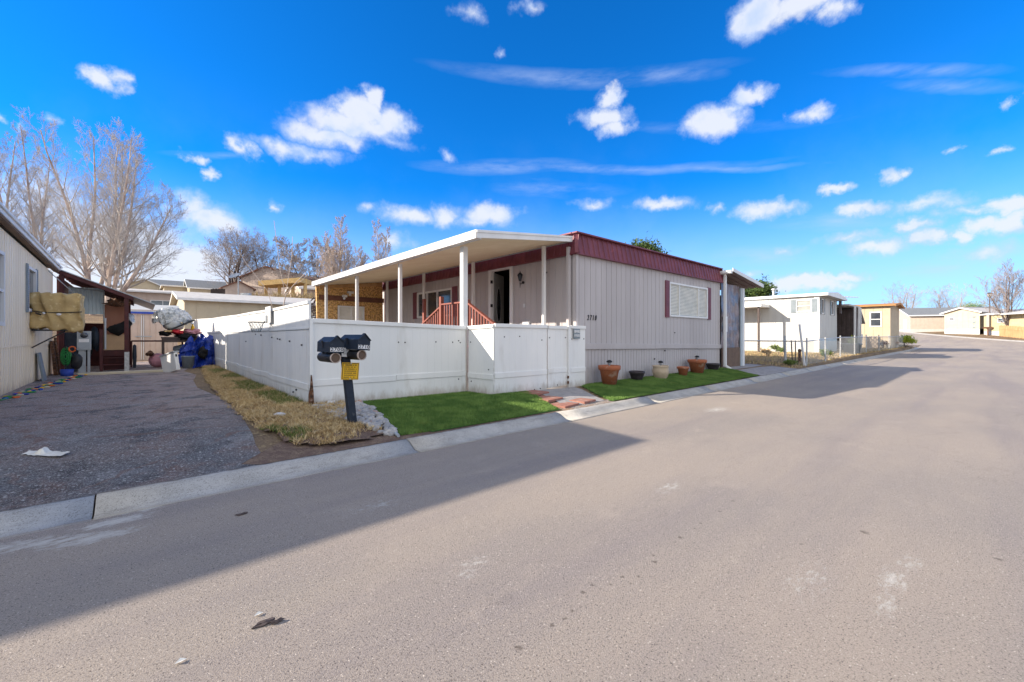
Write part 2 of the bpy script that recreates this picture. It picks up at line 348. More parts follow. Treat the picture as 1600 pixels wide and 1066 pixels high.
# ------------------------------------------------------------------ ground surfaces
def newmat(name, rough=.9, spec=.3):
    global nt
    m = bpy.data.materials.new(name); m.use_nodes = True; nt = m.node_tree
    p = nt.nodes['Principled BSDF']; p.inputs['Roughness'].default_value = rough; p.inputs['Specular IOR Level'].default_value = spec
    return m, p, N('ShaderNodeNewGeometry').outputs['Position']
def bump(p, h, st, dist=.01):
    b = N('ShaderNodeBump'); b.inputs['Strength'].default_value = st; b.inputs['Distance'].default_value = dist
    L(h, b.inputs['Height']); L(b.outputs[0], p.inputs['Normal'])
def VOR(v, s, feat='F1', out=0):
    n = N('ShaderNodeTexVoronoi', feature=feat); L(v, n.inputs['Vector']); n.inputs['Scale'].default_value = s; return n.outputs[out]
# road: worn asphalt with exposed aggregate
m, p, v = newmat('worn_asphalt', .9, .25)
v2 = VM('MULTIPLY', v, (.55, 1, 1))
c = MIX(MR(NOISE(v2, .55, 6), .35, .68), (.375, .315, .262), (.30, .262, .232))
c = MIX(MM('MULTIPLY', MR(NOISE(VM('MULTIPLY', v, (.07, .8, 1)), 1.1, 7, .6), .44, .66), .75), c, (.255, .222, .215))
c = MIX(MM('MULTIPLY', MR(NOISE(VM('ADD', v, (11, 4, 0)), 1.7, 8, .7), .54, .74), .5), c, (.46, .385, .32))
c = MIX(MM('MULTIPLY', MR(NOISE(v, 6, 8, .7), .56, .80), .35), c, (.43, .37, .31))
agg = NOISE(v, 190, 3, .75); c = MIX(MM('MULTIPLY', MR(agg, .50, .70), .8), c, (.60, .53, .45))
agg2 = NOISE(VM('ADD', v, (3, 9, 1)), 95, 4, .8); c = MIX(MM('MULTIPLY', MR(agg2, .49, .36), .7), c, (.095, .08, .07))
vv = VOR(v, 105, out=1); sp_ = N('ShaderNodeSeparateXYZ'); L(vv, sp_.inputs[0])
c = MIX(MM('MULTIPLY', MR(sp_.outputs[0], .84, .96), MR(VOR(v, 105), .5, .2)), c, (.10, .085, .08))
c = MIX(MM('MULTIPLY', MR(sp_.outputs[1], .92, .99), MR(VOR(v, 105), .5, .2)), c, (.60, .53, .46))
# oil drips, scuffs and cement smears lying on the road
def G0(px, py, z=0.):
    d = pxdir(px, py); t = (1.4-z)/-d.z; return Vector((d.x*t, d.y*t, z))
drips = [(910,925,4),(811,1012,5),(862,977,3),(882,966,3),(894,955,3),(926,914,3),(954,913,2),(972,901,3),(998,901,3),(985,911,2),(1021,868,2),(1023,878,3.5),(1054,847,2),(1063,840,3),(1095,818,2),(1124,799,2.5),(1145,783,2),(1085,826,1.5),(1350,832,4),(1252,850,2),(1253,862,1.5),(1560,874,3)]
dm = None
wob = VM('MULTIPLY', VM('SUBTRACT', NOISE(v, 38, 3, .6, 1), (.5, .5, .5)), (.05, .05, 0))
vw = VM('ADD', v, wob)
for (a, b, r) in drips:
    g = G0(a, b); D = (g - Vector((0, 0, 1.4))).length; rr = r*D/654*1.4
    mm_ = MM('SUBTRACT', 1.0, MM('DIVIDE', VM('DISTANCE', vw, (g.x, g.y, 0)), rr)); dm = mm_ if dm is None else MM('MAXIMUM', dm, mm_)
c = MIX(MM('MULTIPLY', MR(dm, .0, .8), .62), c, (.06, .045, .035))
sm = None
for (a, b, r, k) in [(180,815,.20,.9),(150,840,.22,.8),(110,842,.16,.7),(60,850,.18,.7),(10,855,.2,.7),(225,797,.12,.7),(1395,905,.16,.55),(1385,945,.15,.40),(1420,880,.15,.42),(1045,762,.22,.42),(740,880,.2,.30),(735,895,.15,.30),(1120,640,.4,.55),(590,790,.25,.35),(1260,905,.3,.3)]:
    g = G0(a, b); q = VM('MULTIPLY', VM('SUBTRACT', v, (g.x, g.y, 0)), (1/(r*1.6), 1/(r*.6), 0))
    mm_ = MM('MULTIPLY', MM('SUBTRACT', 1.0, VM('LENGTH', q)), k); sm = mm_ if sm is None else MM('MAXIMUM', sm, mm_)
smn = MM('ADD', sm, MM('MULTIPLY', MM('SUBTRACT', NOISE(VM('MULTIPLY', v, (1, 2.2, 1)), 13, 8, .7), .5), 2.2))
c = MIX(MM('MULTIPLY', MM('MULTIPLY', MR(smn, .12, .8), MR(sm, 0, .25)), .85), c, (.56, .54, .50))
# fine cracks
ck = VOR(VM('ADD', VM('MULTIPLY', v, (.16, .5, 1)), VM('MULTIPLY', NOISE(v, 1.4, 5, .6, 1), (.5, .5, 0))), .62, 'DISTANCE_TO_EDGE')
c = MIX(MM('MULTIPLY', MR(ck, .0022, .0005), .16), c, (.10, .085, .08))
L(c, p.inputs['Base Color']); bump(p, MM('ADD', agg, MM('MULTIPLY', agg2, 1.2)), .75, .008); M_['road'] = m
m, p, v = newmat('weathered_kerb_concrete', .92, .2)
c = MIX(MR(NOISE(v, 3.2, 8, .65), .35, .65), (.46, .44, .41), (.35, .335, .31))
c = MIX(MM('MULTIPLY', MR(NOISE(VM('MULTIPLY', v, (1, 4, 4)), 2.3, 8, .7), .52, .68), .6), c, (.22, .205, .19))
c = MIX(MM('MULTIPLY', MR(NOISE(v, 130, 3, .8), .50, .68), .7), c, (.60, .58, .54)); kn = NOISE(VM('ADD', v, (5, 1, 2)), 80, 4, .8); c = MIX(MM('MULTIPLY', MR(kn, .47, .36), .75), c, (.13, .12, .11))
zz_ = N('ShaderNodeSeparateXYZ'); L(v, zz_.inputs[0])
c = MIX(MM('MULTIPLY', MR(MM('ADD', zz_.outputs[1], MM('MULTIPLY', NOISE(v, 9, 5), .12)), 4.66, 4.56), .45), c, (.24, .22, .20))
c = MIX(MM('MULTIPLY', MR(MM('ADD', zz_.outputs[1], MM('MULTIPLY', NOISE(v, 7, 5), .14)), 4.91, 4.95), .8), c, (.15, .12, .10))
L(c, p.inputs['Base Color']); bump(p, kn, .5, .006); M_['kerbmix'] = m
# driveway: old loose asphalt
m, p, v = newmat('crumbling_driveway_asphalt', .92, .25)
c = MIX(MR(NOISE(v, .8, 6), .38, .62), (.155, .155, .165), (.24, .195, .18))
far = N('ShaderNodeSeparateXYZ'); L(v, far.inputs[0])
c = MIX(MM('MULTIPLY', MR(MM('ADD', far.outputs[1], MM('MULTIPLY', NOISE(v, 1.5, 5), 5)), 9.0, 12.5), .8), c, (.42, .31, .27))
c = MIX(MM('MULTIPLY', MR(NOISE(v, 2.6, 7, .65), .50, .64), .8), c, (.24, .15, .125))
c = MIX(MM('MULTIPLY', MR(NOISE(VM('ADD', v, (9, 9, 0)), 1.3, 8, .7), .50, .66), .75), c, (.34, .33, .33))
c = MIX(MM('MULTIPLY', MR(NOISE(VM('ADD', v, (2, 5, 0)), 1.9, 8, .7), .50, .62), .85), c, (.075, .07, .078))
a1 = NOISE(v, 75, 4, .8); c = MIX(MM('MULTIPLY', MR(a1, .50, .66), .95), c, (.60, .60, .60))
a2 = NOISE(VM('ADD', v, (4, 4, 4)), 42, 5, .8); c = MIX(MM('MULTIPLY', MR(a2, .48, .36), .85), c, (.035, .035, .04))
vv = VOR(v, 34, out=1); s_ = N('ShaderNodeSeparateXYZ'); L(vv, s_.inputs[0])
c = MIX(MM('MULTIPLY', MR(s_.outputs[0], .80, .95), MR(VOR(v, 34), .5, .25)), c, (.52, .51, .50))
ck = VOR(VM('ADD', v, VM('MULTIPLY', NOISE(v, 1.6, 5, .6, 1), (.9, .9, 0))), .55, 'DISTANCE_TO_EDGE')
c = MIX(MM('MULTIPLY', MR(ck, .022, .004), MM('MULTIPLY', MR(NOISE(v, .9, 3), .46, .66), .6)), c, (.24, .13, .10))
L(c, p.inputs['Base Color']); bump(p, MM('ADD', a1, MM('MULTIPLY', a2, 1.6)), 1.0, .018); M_['drive'] = m
m, p, v = newmat('dirt_and_dead_grass', .95, .1)
c = MIX(MR(NOISE(v, .7, 7), .38, .62), (.26, .185, .12), (.17, .125, .09))
c = MIX(MR(NOISE(v, 14, 8, .7), .5, .65), c, (.42, .32, .18))
c = MIX(MM('MULTIPLY', MR(NOISE(v, 45, 5, .7), .5, .38), .6), c, (.06, .045, .035))
L(c, p.inputs['Base Color']); bump(p, NOISE(v, 45, 6, .7), .9, .03); M_['dirt'] = m
m, p, v = newmat('brown_soil_edge', .95, .1)
c = MIX(MR(NOISE(v, 9, 8, .7), .4, .65), (.19, .13, .105), (.29, .21, .15))
c = MIX(MM('MULTIPLY', MR(NOISE(v, 70, 5, .7), .5, .38), .7), c, (.045, .03, .025))
L(c, p.inputs['Base Color']); bump(p, NOISE(v, 60, 6, .7), .9, .02); M_['soiledge'] = m
m, p, v = newmat('pale_gravel', .95, .1)
c = MIX(MR(VOR(v, 40), .1, .6), (.52, .48, .43), (.24, .2, .18)); c = MIX(MR(NOISE(v, 5, 6), .5, .65), c, (.33, .22, .15))
L(c, p.inputs['Base Color']); bump(p, VOR(v, 40), .8, .02); M_['gravel'] = m
# ------------------------------------------------------------------ terrain
def sstep(a, b, x):
    t = max(0., min(1., (x-a)/(b-a))); return t*t*(3-2*t)
def base(X): 
    t = max(0., X-50); return .0011*t*t if t < 45 else .0011*45*45 + min(t-45, 15)*.03
def left_edge(X):
    if X < 60: return 4.50
    if X < 66: return 10.5-math.sqrt(max(0., 36-(X-60)**2))
    return 60.
def ground(X, Y):
    b = base(X)
    if Y <= 4.845 or X > 67: lot = -.05
    else:
        lot = (.085 + .115*sstep(4.86, 6.4, Y)) * (1-sstep(62, 66.5, X)) + .18*sstep(19, 30, X)*(1-sstep(60, 65, X))
        if X > 58: lot *= sstep(left_edge(X)-.2, left_edge(X)+1.2, Y) if X < 66 else 0
    hill = (sstep(29, 44, Y)*2.2 + sstep(44, 74, Y)*3.6) * (1-sstep(34, 80, X))
    far = 1.4*sstep(66, 140, X)*sstep(-200, 20, Y)*0
    return b + lot + hill + far
def G(px, py):                                            # point of the ground seen at a photograph pixel
    d = pxdir(px, py); z = .15
    for _ in range(30):
        t = (1.4-z)/max(1e-4, -d.z); z = ground(d.x*t, d.y*t)
    return Vector((d.x*t, d.y*t, z))
def onY(px, py, Y):
    d = pxdir(px, py); t = Y/d.y; return Vector((d.x*t, Y, 1.4+d.z*t))
def onX(px, py, X):
    d = pxdir(px, py); t = X/d.x; return Vector((X, d.y*t, 1.4+d.z*t))
def at(px, D):                                            # ground point in line with pixel column px at distance D
    r = (px-800)/654.*D; x, y = FX*D+FY*r, FY*D-FX*r; return Vector((x, y, ground(x, y)))
def zat(py, D): return 1.4+(525-py)/654.*D
xs = sorted(set([-300, -150, -80, -50] + [-30+2*i for i in range(60)] + [90+5*i for i in range(20)] + [250, 400, 700, 1100] + [60, 61, 62, 63, 64, 65, 66, 67]))
ys = sorted(set([-600, -200, -80, -30, -12, -6, 4.5, 4.6, 4.7, 4.84, 4.88, 5.0, 5.2, 5.6, 6, 6.4, 6.8] + [8+2*i for i in range(48)] + [110, 130, 160, 220, 350, 700, 1100]))
g = MB(); nx = len(xs)
for y in ys:
    for x in xs: g.v.append((x, y, ground(x, y) if y > 4.845 or x > 60 else base(x)-.05))
for j in range(len(ys)-1):
    for i in range(nx-1): g.f.append((j*nx+i, j*nx+i+1, (j+1)*nx+i+1, (j+1)*nx+i)); g.m.append(0); g.sm.append(True)
tag(g.build('ground', M_['dirt']), kind='structure')
# road sheet
rx = [-60, -30, -15, -8, -4, 0, 4, 8, 12, 16, 20, 25, 30, 35, 40, 45, 50] + [52+i for i in range(60)]
r = MB()
for x in rx:
    lo = -7.0 if x < 70 else -3+(x-75)*.687; hi = left_edge(x)+.02
    for k in range(9):
        y = lo+(hi-lo)*k/8; r.v.append((x, y, base(x)))
for i in range(len(rx)-1):
    for k in range(8): r.f.append((i*9+k, (i+1)*9+k, (i+1)*9+k+1, i*9+k+1)); r.m.append(0); r.sm.append(True)
tag(r.build('road', M_['road']), kind='structure')
# rolled kerb along a path
def kerb(pts, name, side=1, zo=0):
    prof = [(-.01, -.04), (-.01, .004), (.05, .002), (.13, .010), (.20, .045), (.27, .082), (.32, .094), (.38, .095), (.40, -.03)]
    k = MB(); n = len(prof)
    for i, p_ in enumerate(pts):
        a = Vector(pts[max(0, i-1)]); b = Vector(pts[min(len(pts)-1, i+1)]); d = (b-a); d.z = 0; d.normalize(); nn = Vector((-d.y, d.x, 0))*side
        for (o_, z_) in prof: q = Vector(p_)+nn*o_; k.v.append((q.x, q.y, base(q.x)+z_+zo))
    for i in range(len(pts)-1):
        for j in range(n-1): k.f.append((i*n+j, (i+1)*n+j, (i+1)*n+j+1, i*n+j+1)); k.m.append(0); k.sm.append(j not in (0, 7))
    return tag(k.build(name, M_['concrete']), kind='structure')
# straight run in slabs with open joints
joints = [-40, -11.6, -8.8, -6.0, -3.1, -.285, 2.5, 5.3, 8.1, 10.9, 13.9, 17, 20, 23, 26, 29, 32, 36, 40, 45, 50, 55, 60]
kk = []
rk = random.Random(4)
for a, b in zip(joints, joints[1:]):
    n = max(2, int((b-a)/.5)); kk.append([(a+.006+(b-a-.012)*i/n, 4.50, 0) for i in range(n+1)])
k = MB(); prof = [(-.01, -.04), (-.01, .004), (.05, .002), (.13, .010), (.20, .045), (.27, .082), (.32, .094), (.38, .095), (.40, -.03)]; n = len(prof)
for ii, pts in enumerate(kk):
    b0 = len(k.v); dz = rk.uniform(-.004, .004)
    for (x, y, _) in pts:
        w = .006*math.sin(x*2.1)+.004*math.sin(x*5.3)
        if pts[0][0] < 0 < pts[-1][0]+.3: pass
        for (o_, z_) in prof: k.v.append((x, y+o_+w*(1 if o_ < .02 else .4), base(x)+z_+dz))
    for i in range(len(pts)-1):
        for j in range(n-1): k.f.append((b0+i*n+j, b0+(i+1)*n+j, b0+(i+1)*n+j+1, b0+i*n+j+1)); k.m.append(0); k.sm.append(j not in (0, 7))
    for e, rev in ((0, 1), (len(pts)-1, 0)):
        f = [b0+e*n+j for j in range(n)]; k.f.append(tuple(f if rev else f[::-1])); k.m.append(0); k.sm.append(False)
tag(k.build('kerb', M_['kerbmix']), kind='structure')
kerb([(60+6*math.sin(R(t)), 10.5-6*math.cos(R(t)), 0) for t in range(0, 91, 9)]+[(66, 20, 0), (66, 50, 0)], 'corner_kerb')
kerb([(75+i, -3+i*.687, 0) for i in range(-8, 40, 2)], 'far_kerb', -1, .02)
def sheet(name, mt, poly, dz, res=.5, kind='structure', obj=True):
    """flat-lying ground sheet following the terrain; poly as a list of (x, y) quads strips: [(left pts), (right pts)]"""
    A, B = poly; b = MB(); n = len(A); m_ = 6
    for i in range(n):
        for j in range(m_+1):
            x = A[i][0]+(B[i][0]-A[i][0])*j/m_; y = A[i][1]+(B[i][1]-A[i][1])*j/m_
            b.v.append((x, y, max(ground(x, y), base(x)+.085)+dz))
    for i in range(n-1):
        for j in range(m_): b.f.append((i*(m_+1)+j, i*(m_+1)+j+1, (i+1)*(m_+1)+j+1, (i+1)*(m_+1)+j)); b.m.append(0); b.sm.append(True)
    return tag(b.build(name, mt), kind=kind)
yy = [4.86, 5.2, 5.6, 6, 6.5, 7, 8, 9, 10, 12, 14, 16, 18, 21.5, 26]
wob = lambda y, s: .10*mnoise.noise(Vector((y*1.7, s, 0)))
drive_edge = lambda y: 1.08+.1*math.sin(y*.9)+wob(y*2, 3)*1.5 + (.5 if y > 18 else 0)*sstep(18, 20, y)
sheet('driveway', M_['drive'], ([(-8, y) for y in yy], [(drive_edge(y), y) for y in yy]), .008)
sheet('soil_edge', M_['soiledge'], ([(.9, 4.86), (.75, 5.0), (1.0, 5.3), (1.3, 5.6)], [(5.5, 4.86), (5.48, 4.95), (3.0, 5.05), (2.6, 5.6)]), .012)
sheet('footpath_slab', M_['slab'], ([(5.75, 5.05), (5.95, 5.4), (6.15, 6.0), (6.25, 6.75)], [(6.95, 5.05), (7.1, 5.4), (7.4, 6.0), (7.75, 6.75)]), .020)
sheet('gravel_patch', M_['gravel'], ([(5.5, 4.86), (5.55, 5.0), (5.6, 5.1)], [(7.05, 4.86), (7.1, 5.0), (7.15, 5.1)]), .014)
sheet('carport_drive', M_['slab'], ([(15.2, 4.86), (15.6, 5.4), (16.1, 6.4), (16.1, 14)], [(19.4, 4.86), (19.4, 5.4), (19.2, 6.4), (19.2, 14)]), .012)
# red pavers
pv = random.Random(2)
b = MB()
for i, (x, y, w, d) in enumerate([(5.62, 5.02, .50, .42), (5.72, 5.50, .52, .46), (5.86, 6.02, .50, .46), (6.26, 5.06, .42, .36)]):
    x0, y0 = x+pv.uniform(-.02, .02), y
    zt = ground(x0+.2, y0+.2)+.032+.004*i
    b = MB(); b.box(-w/2, w/2, -d/2, d/2, -.05, 0, M=Matrix.Translation((x0+w/2, y0+d/2, zt)) @ Matrix.Rotation(pv.uniform(-.05, .05)+.12, 4, 'Z') @ Matrix.Rotation(pv.uniform(-.02, .02), 4, 'X'))
    o = b.build('paver', M_['paver'], bevel=.008)
    tag(o, ['red square paver at the kerb end of the footpath', 'red square paver in the middle of the footpath beside the lawn', 'red square paver nearest the white fence gate', 'reddish paver lying right of the paver at the kerb, on the slab'][i], 'paver', 'red pavers of the footpath')
# ------------------------------------------------------------------ blades (grass)
def blades(name, mts, pts, hmin, hmax, w, lean, seed, idx=None, parent=None):
    rng = np.random.default_rng(seed); n = len(pts); P = np.asarray(pts, dtype=float)
    h = rng.uniform(hmin, hmax, n); a = rng.uniform(0, 2*math.pi, n); la = rng.uniform(0, 2*math.pi, n); lm = h*rng.uniform(0, lean, n)
    ww = w*rng.uniform(.6, 1.3, n)
    dx, dy = np.cos(a)*ww/2, np.sin(a)*ww/2
    V = np.zeros((n, 3, 3)); V[:, 0] = P + np.stack([dx, dy, 0*dx], 1); V[:, 1] = P - np.stack([dx, dy, 0*dx], 1)
    V[:, 2] = P + np.stack([np.cos(la)*lm, np.sin(la)*lm, h], 1)
    return np_mesh(name, V.reshape(-1, 3), np.arange(n*3), 3, None, mats=mts, matidx=idx, parent=parent)
def inpoly(x, y, poly):
    c = False; j = len(poly)-1
    for i in range(len(poly)):
        xi, yi = poly[i]; xj, yj = poly[j]
        if (yi > y) != (yj > y) and x < (xj-xi)*(y-yi)/(yj-yi)+xi: c = not c
        j = i
    return c
def scatter(poly, n, seed, dz=0, fn=None):
    rd = random.Random(seed); x0, x1 = min(p[0] for p in poly), max(p[0] for p in poly); y0, y1 = min(p[1] for p in poly), max(p[1] for p in poly); out = []
    while len(out) < n:
        x, y = rd.uniform(x0, x1), rd.uniform(y0, y1)
        if inpoly(x, y, poly) and (fn is None or rd.random() < fn(x, y)): out.append((x, y, max(ground(x, y), base(x)+.085)+dz))
    return out
lawn1 = [(2.52, 5.02), (2.62, 5.6), (2.78, 6.4), (2.90, 7.35), (5.1, 7.2), (5.17, 6.52), (6.05, 6.42), (5.95, 6.0), (5.72, 5.5), (5.5, 4.98), (4.2, 4.93), (3.2, 4.95)]
lawn2 = [(6.98, 4.9), (7.25, 5.4), (7.5, 5.9), (7.75, 6.3), (8.1, 6.42), (15.95, 6.42), (15.75, 5.8), (15.1, 4.9)]
def lawn(name, poly, n, seed):
    b = MB(); cx = sum(p[0] for p in poly)/len(poly); cy = sum(p[1] for p in poly)/len(poly)
    # dense fan of small cells following the ground
    xs_ = np.arange(min(p[0] for p in poly), max(p[0] for p in poly)+.1, .1); ys_ = np.arange(min(p[1] for p in poly), max(p[1] for p in poly)+.1, .1)
    for x in xs_:
        for y in ys_:
            if inpoly(x+.05, y+.05, poly):
                q = [(x, y), (x+.1, y), (x+.1, y+.1), (x, y+.1)]
                b.quad(*[(a, c_, max(ground(a, c_), base(a)+.085)+.022) for a, c_ in q])
    tag(b.build(name+'_base', M_['turfbase']), kind='structure')
    f = None
    o = blades(name, [M_['turf']], scatter(poly, n, seed, .018), .018, .045, .009, .9, seed)
    tag(o, 'bright green artificial lawn strip '+('beside the river stones and white fence' if seed == 1 else 'with flower pots under the grey house wall'), 'lawn', kind='stuff')
lawn('lawn', lawn1, 110000, 1)
lawn('front_lawn', lawn2, 110000, 2)
# lawn edging strip
b = MB(); b.path([(2.46, 4.98, .12), (2.57, 5.6, .16), (2.73, 6.4, .215), (2.86, 7.38, .22)], .022, 6)
tag(b.build('lawn_edging', M_['greymetal']), 'thin curved grey edging strip between river stones and lawn', 'edging')
# dry grass berm along the left fence, with hummocks
def bermh(x, y): return max(0, .05 + .09*math.sin(max(0, min(1, (x-1.0)/1.1))*math.pi*.8) + .05*mnoise.noise(Vector((x*3, y*1.5, 2))))
berm = [(1.36, 5.22), (1.12, 6.3), (1.1, 7.5), (1.15, 10), (1.25, 13), (1.5, 17), (1.75, 19.6), (2.1, 19.8), (2.09, 7.6), (2.7, 7.3), (2.3, 6.4), (2.2, 5.7), (2.42, 5.15), (1.8, 5.05)]
b = MB()
for ix in range(0, 17):
    for iy in range(0, 150):
        x, y = .95+ix*.1, 5.05+iy*.1
        if inpoly(x+.05, y+.05, berm):
            b.quad(*[(a, c_, ground(a, c_)+.4*bermh(a, c_)) for a, c_ in [(x, y), (x+.1, y), (x+.1, y+.1), (x, y+.1)]])
tag(b.build('berm_soil', M_['soiledge']), kind='structure')
pts = []; idx = []
rd = random.Random(7)
tufts = scatter(berm, 2300, 5, 0)
for (x, y, z) in tufts:
    gr = mnoise.noise(Vector((x*1.3, y*.8, 9))) + (.35 if (x > 1.62 and y > 7.6) else -.25); green = gr > .22
    if rd.random() < .55-2.2*(x-1.05) or (y < 5.5 and rd.random() < .35): continue
    s = rd.uniform(.03, .085)
    for k_ in range(34):
        a, r_ = rd.uniform(0, 6.283), s*math.sqrt(rd.random())
        px_, py_ = x+r_*math.cos(a), y+r_*math.sin(a)
        pts.append((px_, py_, ground(px_, py_)+.4*bermh(px_, py_)+.035*(1-r_/s)-.01)); idx.append(1 if green and rd.random() < .7 else 0)
o = blades('dry_grass', [M_['dry'], M_['weed']], pts, .02, .075, .009, 2.0, 9, idx)
tag(o, 'tan dried grass clumps with green tufts along the white fence', 'dry grass', kind='stuff')
# rough dead grass in the neighbour's yard
yard = [(19.6, 5.0), (19.6, 9.5), (30.2, 11.5), (30.2, 6.4), (35, 6.4), (36, 9), (60, 9), (60, 5.1), (40, 5.0)]
o = blades('yard_grass', [M_['dry'], M_['weed']], scatter(yard, 26000, 12, 0), .02, .11, .02, 1.2, 13, [1 if rd.random() < .12 else 0 for _ in range(26000)])
tag(o, 'patchy straw coloured grass in the fenced yard of the white house', 'dry grass', kind='stuff')
# river stones
rocks = [(2.02, 6.3), (2.25, 5.7), (2.35, 5.15), (2.50, 5.05), (2.60, 5.6), (2.76, 6.4), (2.86, 7.3), (2.05, 7.35)]
rp = scatter(rocks, 520, 21, 0)
b = MB()
for i, (x, y, z) in enumerate(rp):
    s = rd.uniform(.022, .055); b.blob((x, y, z+.012+.3*s+rd.uniform(0, .03)), (s*rd.uniform(.8, 1.3), s*rd.uniform(.8, 1.2), s*.7), i*.37, 2, .5, 0, 1.1)
tag(b.build('river_stones', M_['rock']), 'bed of rounded grey river stones around the mailbox post', 'stones', kind='stuff')
for i, (px, py, s, lb) in enumerate([(438, 656, .075, 'pale stone sitting alone in the dry grass'), (518, 636, .07, 'largest pale stone at the foot of the white fence')]):
    q = G(px, py); b = MB(); b.blob((q.x, q.y, q.z+.06), (s*1.2, s*.8, s*.7), i+5, 2, .4)
    tag(b.build('stone', M_['rockwhite']), lb, 'stone')
# ------------------------------------------------------------------ building helpers
def siding(mb, p0, p1, z0, z1, pitch=.22, holes=(), gw=.02, gd=.012, slant=0, mi=0, off=0, th=0):
    """grooved wall strip from p0 to p1 (outward normal on the right of that direction); gd<0 makes ribs"""
    p0, p1 = Vector((*p0, 0)), Vector((*p1, 0)); Ln = (p1-p0).length; d = (p1-p0)/Ln; n = Vector((d.y, -d.x, 0))
    f0 = z0 if callable(z0) else (lambda s: z0); f1 = z1 if callable(z1) else (lambda s: z1)
    S = {0: 0, Ln: 0}; k = pitch*.5
    while k < Ln-gw:
        S[k-gw/2] = 0; S[k-gw*.28] = -gd; S[k+gw*.28] = -gd; S[k+gw/2] = 0; k += pitch
    for h in holes: S.setdefault(h[0], 0); S.setdefault(h[1], 0)
    ks = sorted(S)
    def P(s, z): return p0 + d*s + n*(S[s]+off-slant*(z-f0(s))) + Vector((0, 0, z))
    for a, b in zip(ks, ks[1:]):
        mid = (a+b)/2; hs = sorted([h for h in holes if h[0] <= mid <= h[1]], key=lambda h: h[2])
        lo = None
        rs = []; cur = ('lo',)
        zz = [(f0(a), f0(b))] 
        for h in hs: zz += [(h[2], h[2]), (h[3], h[3])]
        zz.append((f1(a), f1(b)))
        for i in range(0, len(zz), 2):
            (a0, b0), (a1, b1) = zz[i], zz[i+1]
            if a1 > a0: mb.quad(P(a, a0), P(b, b0), P(b, b1), P(a, a1), mi)
    return mb
def frame_win(parent, face, s0, s1, z0, z1, glass, fr, mulls=(), name='window', w=.05, dep=.05, proud=.03, shutters=None, shw=.25, rails=(), origin=None):
    """window set in a wall. face = (origin Vector, unit dir along the wall, outward normal)"""
    O, d, n = face
    def bx(mb, a0, a1, c0, c1, n0, n1):
        vs = [O + d*a + n*q + Vector((0, 0, z)) for z in (c0, c1) for q in (n0, n1) for a in (a0, a1)]
        return mb.add(vs, [(0, 2, 3, 1), (4, 5, 7, 6), (0, 1, 5, 4), (2, 6, 7, 3), (0, 4, 6, 2), (1, 3, 7, 5)])
    f = MB()
    bx(f, s0, s0+w, z0, z1, -dep, proud); bx(f, s1-w, s1, z0, z1, -dep, proud)
    bx(f, s0+w, s1-w, z1-w, z1, -dep, proud-.002); bx(f, s0+w, s1-w, z0, z0+w, -dep, proud+.012)
    fo = f.build(name, fr, parent)
    for m_ in mulls: g_ = MB(); bx(g_, m_-w*.4, m_+w*.4, z0+w, z1-w, -dep*.6, proud-.008); g_.build('mullion', fr, fo)
    for m_ in rails: g_ = MB(); bx(g_, s0+w, s1-w, m_-w*.35, m_+w*.35, -dep*.6, proud-.012); g_.build('glazing_bar', fr, fo)
    g_ = MB(); bx(g_, s0+w*.5, s1-w*.5, z0+w*.5, z1-w*.5, -dep-.01, -dep*.5); g_.build('pane', glass, fo)
    if shutters:
        for a, b_ in ((s0-shw-.01, s0-.01), (s1+.01, s1+shw+.01)):
            q = MB(); bx(q, a, b_, z0-.03, z1+.03, .004, .032)
            k = z0+.02
            while k < z1-.02: bx(q, a+.04, b_-.04, k, k+.022, .033, .040); k += .05
            q.build('shutter', shutters, parent)
    return fo
EX, EY, EZ = Vector((1, 0, 0)), Vector((0, 1, 0)), Vector((0, 0, 1))
# ================================================================== main house
H = thing('mobile_home', (7.77, 6.48, .2), 'grey taupe sided mobile home with maroon metal roof band and house number 2710', 'house')
HX0, HX1, HY0, HY1 = 7.77, 15.95, 6.48, 22.0
trim = lambda s: 1.10-.017*s                             # trim board sags slightly towards the right
win = (4.43, 7.11, 2.0, 3.07)
b = MB(); siding(b, (HX0, HY0), (HX1, HY0), lambda s: trim(s)+.12, 3.46, .22, [win], off=.0)
siding(b, (HX0, HY1), (HX0, HY0), 1.22, 3.46, .22, [(HY1-9.76, HY1-8.82, 1.22, 3.28), (HY1-14.16, HY1-11.8, 2.07, 3.01)])
siding(b, (HX1, HY0), (HX1, HY1), 1.22, 3.46, .22)
b.build('wall', M_['siding'], H)
b = MB(); siding(b, (HX0, HY0), (HX1, HY0), .12, lambda s: trim(s)+.01, .135, off=-.015)
siding(b, (HX0, HY1), (HX0, HY0), .12, 1.12, .135, off=-.015); siding(b, (HX1, HY0), (HX1, HY1), .12, 1.12, .135, off=-.015)
b.build('skirt', M_['siding'], H)
b = MB()
for (x0, x1, dz) in ((HX0-.01, 11.35, 0), (11.354, 14.1, .004), (14.104, HX1+.01, -.003)):
    s0, s1 = x0-HX0, x1-HX0
    b.prism([(x0, HY0-.028, trim(s0)-.02+dz), (x1, HY0-.028, trim(s1)-.02+dz), (x1, HY0-.028, trim(s1)+.125+dz), (x0, HY0-.028, trim(s0)+.125+dz)], (0, .03, 0))
b.box(HX0-.028, HX0+.002, HY0+.01, HY1, 1.09, 1.225)
b.build('trim_board', M_['siding'], H, bevel=.004)
b = MB(); b.box(HX0-.03, HX0+.055, HY0-.032, HY0+.002, 1.23, 3.44); b.box(HX0-.032, HX0-.001, HY0+.004, HY0+.07, 1.23, 3.44)
b.build('corner_trim', M_['siding'], H)
b = MB(); b.box(HX0-.02, HX1+.02, HY0-.05, HY0+.05, .10, .17); b.build('foundation_board', M_['paver'], H)
